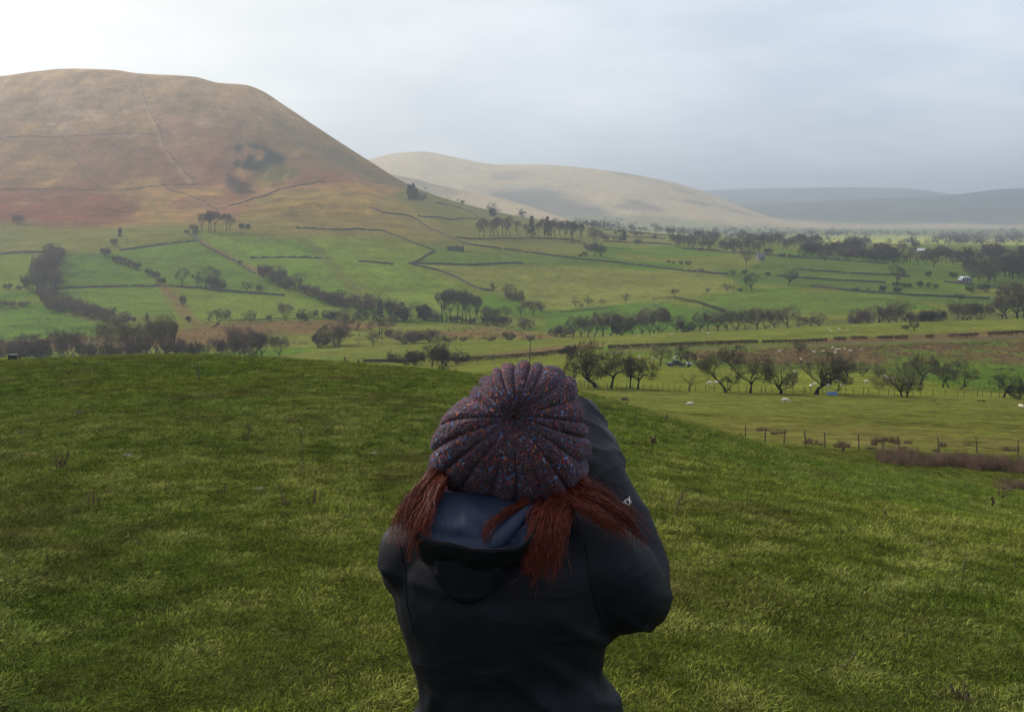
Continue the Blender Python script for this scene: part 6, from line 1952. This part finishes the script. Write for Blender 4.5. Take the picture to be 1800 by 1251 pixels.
r_ = random.Random(31)
RUSH2 = plain("purple_brown_rushes", (0.150, 0.100, 0.070), 0.95, 0.05, 0.5, 0.9)
spots = []
for k in range(105):
    t = r_.random()
    px = 1545 + 300 * t
    py = 806 + 22 * t * 0.9 + r_.uniform(-7, 9)
    q = at(px, py, 58, 90)
    spots.append((q.x, q.y, r_.uniform(0.55, 0.95), r_.uniform(0.22, 0.45)))
for k in range(12):
    q = at(1740 + r_.uniform(0, 90), 855 + r_.uniform(-5, 8), 44, 70)
    spots.append((q.x, q.y, r_.uniform(0.3, 0.5), 0.25))
o = me_obj("rushes", rush_mesh("rushes", spots, 70, RUSH2), None)
tag(o, "brown rushes massed in the wet ditch below the near fence", "rushes", None, "stuff")
spots = []
for (px, py, h) in [(1330, 757, .4), (1345, 757, .45), (1360, 764, .45), (1372, 762, .4), (1425, 778, .5), (1435, 782, .5), (1417, 780, .35), (1475, 783, .5), (1488, 786, .45), (1467, 786, .4), (1540, 777, .55), (1548, 778, .5), (1554, 775, .5), (1566, 778, .6), (1573, 780, .5), (1536, 782, .45), (1595, 779, .35), (1656, 785, .6), (1700, 783, .3), (1770, 792, .4), (1780, 793, .4), (1530, 790, .3), (1590, 790, .3), (1640, 793, .25), (1720, 705, .35), (1732, 706, .4), (1641, 704, .3), (1610, 703, .15)]:
    q = at(px, py, 66, 260)
    for j in range(2):
        spots.append((q.x + r_.uniform(-.25, .25), q.y + r_.uniform(-.3, .3), h * r_.uniform(.8, 1.2), 0.22))
o = me_obj("rush_clumps", rush_mesh("rush_clumps", spots, 50, RUSH, wid=0.012), None)
tag(o, "scattered rush clumps along the near fence and pasture", "rushes", None, "stuff")
spots = []
n_ = 0
while n_ < 1100:
    px = r_.uniform(1185, 1830); py = r_.uniform(608, 652)
    top = 613 - (px - 1200) * 0.028
    if py < top or (py > 640 and px < 1400) or (py > 632 + (px < 1600) * 10 and r_.random() < 0.75): continue
    if py > 622 and r_.random() < 0.45: continue
    # cheap placement: the rush field is nearly plane there
    t = (px - 900) / F
    Yv = float(np.interp(py, [592, 605, 620, 645, 660], [380, 370, 335, 288, 255]))
    x_ = t * Yv
    spots.append((x_, Yv, r_.uniform(0.35, 0.75), r_.uniform(0.25, 0.6))); n_ += 1
o = me_obj("moor_rushes", rush_mesh("moor_rushes", spots, 10, RUSH, wid=0.05), None)
tag(o, "brown rush tussocks dotted over the marshy pasture by the road", "rushes", None, "stuff")
spots = []
for k in range(420):
    px = r_.choice([r_.uniform(300, 640), r_.uniform(760, 960), r_.uniform(20, 300)]); 
    Yv = r_.uniform(520, 690)
    spots.append(((px - 900) / F * Yv, Yv, r_.uniform(0.5, 0.9), r_.uniform(0.4, 1.0)))
BRACKEN = plain("dead_bracken", (0.125, 0.070, 0.036), 0.95, 0.05, 0.4, 0.7)
o = me_obj("dead_bracken", rush_mesh("dead_bracken", spots, 12, BRACKEN, wid=0.09), None)
tag(o, "russet dead bracken in the stream meadow on the left", "bracken", None, "stuff")


# ------------------------------------------------------------ far woods and hedgerows on the valley floor
def far_wood():
    r = np.random.default_rng(77)
    P0, P1, R0, R1 = [], [], [], []
    px, py = [], []
    for (x0, x1, ya, yb, n) in ((1180, 1810, 411, 417, 150), (1640, 1810, 417, 424, 90), (1000, 1350, 402, 409, 70), (1350, 1600, 405, 414, 60), (1400, 1800, 426, 431, 60), (1690, 1800, 405, 414, 30), (850, 1100, 385, 402, 18)):
        px.append(r.uniform(x0, x1, n)); py.append(r.uniform(ya, yb, n))
    for a, b_ in zip(np.concatenate(px), np.concatenate(py)):
        q = at(float(a), float(b_), 1800, 5200)
        H = r.uniform(7, 14)
        m_ = 34
        c = np.array(q[:]) + [0, 0, H * 0.5]
        d = r.normal(0, 1, (m_, 3)) * [H * 0.32, H * 0.32, H * 0.24]
        p = c + d
        e = r.normal(0, 1, (m_, 3)); e /= np.linalg.norm(e, axis=1, keepdims=True)
        P0.append(p - e * H * .14); P1.append(p + e * H * .14); R0.append(np.full(m_, H * 0.045)); R1.append(np.full(m_, H * 0.03))
    me = segs_mesh("far_wood", np.concatenate(P0), np.concatenate(P1), np.concatenate(R0), np.concatenate(R1), TW_BROWN)
    o = me_obj("far_wood", me)
    tag(o, "distant brown woods and hedgerows on the far valley floor", "wood", None, "stuff")


far_wood()


# ------------------------------------------------------------ dead weeds and molehills in the near pasture
def weed(px, py, hpx, kind, label, lean=0.0, group=None):
    p = at(px, py, 4.5, 62)
    h = hpx / F * p.y
    r = random.Random(int(px * 13 + py))
    t = thing("dead_weed", p, label, "weed", group)
    st = MB()
    n = 1 if kind == "stalk" else (7 if kind == "bush" else 3)
    hd = MB()
    for k in range(n):
        a = r.uniform(0, 6.28); sp = 0 if n == 1 else r.uniform(0.1, 0.45)
        hh = h * (1 if k == 0 else r.uniform(0.5, 0.95))
        d = Vector((lean + math.cos(a) * sp, math.sin(a) * sp, 1)).normalized()
        pts = [Vector((math.cos(a) * 0.02 * (n > 1), math.sin(a) * 0.02 * (n > 1), -0.03))]
        for j in range(4):
            pts.append(pts[-1] + (d + rvec(r) * 0.10).normalized() * hh / 4)
        w0 = max(0.0045, 0.00065 * p.y)
        st.tube(pts, [w0, w0 * .9, w0 * .75, w0 * .6, w0 * .4], 5)
        for j in range(5 if n > 1 else 3):
            f = r.uniform(0.35, 1.0); i = min(int(f * 4), 3); q = pts[i].lerp(pts[i + 1], f * 4 - i)
            e = q + Vector((r.uniform(-1, 1), r.uniform(-1, 1), r.uniform(0.2, 1))).normalized() * hh * r.uniform(0.08, 0.2)
            hd.tube([q, q.lerp(e, .6), e], [w0 * .5, w0 * .8, w0 * 1.1], 4)
    st.obj("stem", STRAW, t); hd.obj("seed_head", STRAW, t)
    return t


for a in [(105, 824, 36, "bush", "bushy dead dock near the left edge"), (533, 818, 62, "stalk", "tall dead thistle stalk left of the hat"), (350, 671, 46, "stalk", "thin tall stalk near the left brow"),
          (391, 868, 24, "multi", "short dead thistle beside a grey molehill"), (503, 890, 40, "multi", "dead thistle, left of two standing close"), (550, 886, 34, "multi", "dead thistle, right of two standing close"),
          (433, 772, 32, "multi", "small dead thistle halfway up the left slope"), (366, 788, 14, "multi", "tiny weed left of the halfway thistle"), (608, 638, 14, "multi", "dead weed on the brow left of the roadside hedge"), (632, 640, 10, "multi", "small weed on the brow beside another"),
          (1150, 783, 24, "bush", "dead thistle right of the raised sleeve"), (1116, 747, 26, "stalk", "thin stem nearest the raised sleeve"), (1170, 740, 14, "multi", "tuft of dead stems on the right brow"), (1164, 883, 22, "stalk", "faint thin stalk beside the jacket sleeve"),
          (1692, 1232, 42, "bush", "dead dock at the lower right corner"), (1560, 912, 22, "multi", "small dead stalk on the right slope"), (1741, 893, 24, "multi", "dark dead weed near the right edge, left of two"), (1760, 878, 24, "multi", "grey dead weed near the right edge, right of two"),
          (1776, 1000, 18, "multi", "small dead weed at the right edge"), (1482, 806, 14, "multi", "dead weed on the right brow below the fence"), (165, 888, 28, "multi", "faint dead weed on the left slope below the dock"), (243, 955, 14, "stalk", "tiny dead stem in the lower left grass")]:
    weed(*a)
weed(1184, 905, 62, "stalk", "leaning stick with a seed head right of the jacket", 0.42)
weed(1470, 1184, 64, "stalk", "dark leaning stick in the lower right grass", 0.62)
weed(1690, 1022, 62, "stalk", "thin leaning stick on the right slope", 0.12)
EARTH = plain("crumbled_earth", (0.040, 0.032, 0.028), 1.0, 0.05, 0.4, 12.0, 0.8)


def molehill(px, py, wpx, label, mat=EARTH):
    p = at(px, py, 4.5, 62)
    rad = wpx / 2 / F * p.y
    r = random.Random(int(px))
    mb = MB()
    nr, na = 6, 18
    mb.v.append(Vector((0, 0, rad * 0.34)))
    for i in range(1, nr + 1):
        for j in range(na):
            a = 2 * math.pi * j / na; q = rad * i / nr * (1 + r.uniform(-.18, .18))
            mb.v.append(Vector((q * math.cos(a), q * math.sin(a) * 1.1, rad * 0.34 * (1 - (i / nr) ** 1.5) + r.uniform(-1, 1) * rad * 0.05 - (0.03 if i == nr else 0))))
    for j in range(na):
        mb.f.append((0, 1 + j, 1 + (j + 1) % na))
    for i in range(nr - 1):
        for j in range(na):
            a = 1 + i * na + j; b_ = 1 + i * na + (j + 1) % na
            mb.f.append((a, a + na, b_ + na, b_))
    o = mb.obj("molehill", mat, None, True, p)
    return tag(o, label, "molehill", "molehills and dung in the grass")


GREYE = plain("dry_grey_earth", (0.105, 0.088, 0.076), 1.0, 0.05, 0.4, 14.0, 0.8)
molehill(456, 860, 26, "largest grey molehill left of the jacket", GREYE)
molehill(657, 798, 22, "grey molehill close to the red hair on the left", GREYE)
molehill(224, 801, 24, "grey molehill on the left slope right of the dock", GREYE)
molehill(1636, 958, 32, "dark molehill on the right slope")
molehill(40, 761, 24, "dark molehill at the left edge")
molehill(140, 726, 22, "dark molehill above the dock on the left slope")
molehill(1178, 1192, 18, "dark dung lump under the right elbow")
molehill(505, 756, 12, "dark lump of earth halfway up the slope left of the hat")
molehill(1395, 812, 10, "dark lump on the right brow")

# ------------------------------------------------------------ sheep
m, nt, b = new_mat("fleece")
a = N(nt, "ShaderNodeAttribute", attribute_name="coat")
link(nt, a.outputs["Color"], b.inputs["Base Color"]); b.inputs["Roughness"].default_value = 1.0; b.inputs["Specular IOR Level"].default_value = 0.05
FLEECE = m


def sheep_mesh(pose, dark_face, brown=False):
    V3 = Vector
    if pose == "lying":
        ch = [[(V3((-0.5, 0, 0.30)), 0.16), (V3((-0.3, 0, 0.34)), (0.25, 0.27)), (V3((0.05, 0, 0.33)), (0.27, 0.28)), (V3((0.36, 0, 0.35)), (0.22, 0.22)), (V3((0.48, 0, 0.42)), 0.13)],
              [(V3((0.42, 0, 0.44)), 0.11), (V3((0.56, 0, 0.62)), 0.085)], [(V3((0.56, 0, 0.66)), 0.075), (V3((0.66, 0, 0.62)), 0.065), (V3((0.76, 0, 0.56)), 0.042)],
              [(V3((0.3, 0.14, 0.1)), 0.06), (V3((0.55, 0.16, 0.05)), 0.045)], [(V3((0.3, -0.14, 0.1)), 0.06), (V3((0.5, -0.18, 0.05)), 0.045)], [(V3((-0.3, 0.2, 0.1)), 0.08), (V3((-0.1, 0.24, 0.05)), 0.05)]]
        hx, hz, legz = 0.58, 0.45, 0.09
    else:
        g = pose == "grazing"
        nk = V3((0.72, 0, 0.42)) if g else V3((0.66, 0, 0.98))
        hd = [(nk, 0.075), (V3((0.80, 0, 0.26)), 0.066), (V3((0.86, 0, 0.12)), 0.042)] if g else [(nk, 0.08), (V3((0.78, 0, 0.96)), 0.068), (V3((0.90, 0, 0.88)), 0.042)]
        ch = [[(V3((-0.55, 0, 0.66)), 0.16), (V3((-0.36, 0, 0.66)), (0.24, 0.25)), (V3((0.0, 0, 0.64)), (0.27, 0.28)), (V3((0.34, 0, 0.66)), (0.23, 0.24)), (V3((0.50, 0, 0.68)), 0.15)],
              [(V3((0.44, 0, 0.70)), 0.14), ((V3((0.60, 0, 0.58)) if g else V3((0.58, 0, 0.86))), 0.10), (nk, 0.075)], hd,
              [(V3((-0.60, 0, 0.70)), 0.05), (V3((-0.68, 0, 0.52)), 0.035)]]
        for s in (-1, 1):
            ch.append([(V3((0.34, s * 0.12, 0.50)), 0.085), (V3((0.36, s * 0.12, 0.30)), 0.045), (V3((0.35, s * 0.12, 0.16)), 0.036), (V3((0.36, s * 0.12, 0.02)), 0.038)])
            ch.append([(V3((-0.40, s * 0.13, 0.52)), 0.11), (V3((-0.34, s * 0.13, 0.38)), 0.065), (V3((-0.46, s * 0.13, 0.26)), 0.042), (V3((-0.43, s * 0.13, 0.02)), 0.038)])
        hx, hz, legz = (0.70, 1.0, 0.34) if g else (0.66, 1.0, 0.34)
    for s in (-1, 1):
        q = ch[2][0][0]
        ch.append([(q + V3((-0.01, s * 0.05, 0.03)), 0.025), (q + V3((-0.04, s * 0.15, 0.0)), 0.02)])
    me = blob("body", ch, 0.032, 1, FLEECE)
    V = verts_of(me); Nn = norms_of(me)
    V = V + Nn * (0.018 * fbm(V[:, 0] * 9, V[:, 2] * 9 + V[:, 1] * 7, 501, 2))[:, None] * (V[:, 2] > legz)[:, None]
    set_verts(me, V)
    wool = np.array((0.55, 0.50, 0.42)) if not brown else np.array((0.085, 0.060, 0.045))
    skin = np.array((0.02, 0.018, 0.018)) if dark_face else (np.array((0.62, 0.57, 0.50)) if not brown else np.array((0.03, 0.025, 0.02)))
    f = ((V[:, 0] > hx) | (V[:, 2] < legz * 0.9)).astype(float)[:, None]
    col = wool * (1 - f) + skin * f
    col = col * (1 + 0.15 * fbm(V[:, 0] * 5, V[:, 2] * 5, 502, 2))[:, None]
    a = me.color_attributes.new("coat", "FLOAT_COLOR", "POINT")
    a.data.foreach_set("color", np.concatenate([col, np.ones((len(col), 1))], 1).astype(np.float32).ravel())
    return me


SHEEP = {"gw": sheep_mesh("grazing", False), "gb": sheep_mesh("grazing", True), "lw": sheep_mesh("lying", True), "sw": sheep_mesh("standing", True), "br": sheep_mesh("grazing", True, True)}


def sheep(px, py, kind, rz, label, wpx=None, group=None):
    p = at(px, py)
    s = 1.0 if wpx is None else min(1.5, max(0.8, wpx / F * p.y / 1.35))
    o = bpy.data.objects.new("sheep", SHEEP[kind]); C.objects.link(o)
    o.location = p; o.rotation_euler = (0, 0, rz); o.scale = (s, s, s)
    return tag(o, label, "sheep", group)


sheep(1381, 708, "gw", -0.15, "plump white sheep grazing in the near pasture below the rounded hawthorn", 13)
sheep(1098, 707, "br", 0.2, "brown dark-headed sheep on the brow right of the hat", 11)
sheep(1213, 712, "lw", 0.1, "white sheep with black head lying below the fallen thorn", 11)
sheep(1795, 719, "gb", 1.9, "white sheep cut by the right edge of the near pasture", 12)
for k, (px, py, kd) in enumerate([(1248, 676, "gw"), (1260, 676, "gb")]):
    sheep(px, py, kd, 2.9 + k * 3, "white sheep under the boughs of the leaning hawthorn", 6.5, "sheep under the leaning hawthorn")
sheep(1523, 674, "gw", -0.3, "lone white sheep between the widest tree and the many stemmed one", 7)
for k, (px, py) in enumerate([(1555, 664), (1561, 668), (1569, 667)]):
    sheep(px, py, ("gw", "gb", "gw")[k], k * 2.0, "white sheep in the huddle left of the many stemmed hawthorn", 5.5, "sheep huddled by the many stemmed hawthorn")
for k, (px, py) in enumerate([(1398, 656), (1425, 682), (1431, 679), (1455, 680), (1472, 673), (1477, 664), (1481, 679), (1032, 672)]):
    sheep(px, py, ("gw", "gb", "sw")[k % 3], k * 1.7, "pale sheep half hidden behind the fence hawthorns", 5.5, "sheep behind the fence hawthorns")
for k, (px, py) in enumerate([(1370, 619), (1408, 634), (1431, 621), (1464, 613), (1470, 617), (1475, 616), (1485, 615), (1495, 619), (1515, 616), (1468, 622), (1448, 620)]):
    sheep(px, py, ("gw", "gb", "sw")[k % 3], k * 1.3, "white sheep grazing among the brown rush tussocks", 5.0, "sheep among the rushes")
for k, (px, py) in enumerate([(1151, 631), (1185, 632), (1188, 629.5), (1125, 629)]):
    sheep(px, py, ("gw", "gb", "sw")[k % 3], k * 1.9, "white sheep on the bright grass near the pickup", 5.0, "sheep near the pickup")
for k, (px, py) in enumerate([(1122, 592), (1147, 591), (1181, 590), (1245, 586), (1247, 593), (1460, 583), (1474, 579), (1476, 581), (1456, 579), (1490, 580)]):
    sheep(px, py, ("gw", "gb", "sw")[k % 3], k * 1.1, "tiny white sheep on the ridge field before the stream trees", 4.5, "sheep on the ridge field")
for k, (px, py) in enumerate([(615, 418), (620, 418), (617, 419), (643, 417), (768, 455), (833, 462), (888, 454), (885, 440), (970, 476), (963, 474), (1120, 465), (774, 458)]):
    sheep(px, py, ("gw", "sw")[k % 2], k * 1.4, "far white sheep, a speck in the fields under the fell", 2.6, "specks of sheep under the fell")


# things of one kind in a countable row are told apart by their order from the left
ORD = "leftmost second third fourth fifth sixth seventh eighth ninth tenth eleventh twelfth".split()
byl = {}
for o in scene.objects:
    if o.parent is None and o.get("label"):
        byl.setdefault(o["label"], []).append(o)
for lb, obs in byl.items():
    n = len(obs)
    if not 1 < n <= 12:
        continue
    obs.sort(key=lambda q: q.location.x / max(q.location.y, 1.0))
    for k, q in enumerate(obs):
        w = ("left one of two" if k == 0 else "right one of two") if n == 2 else ("leftmost one" if k == 0 else "rightmost one" if k == n - 1 else ORD[k] + " from the left")
        q["label"] = lb.replace(" of two", "") + ", " + w if "of two" in lb else lb + ", " + w
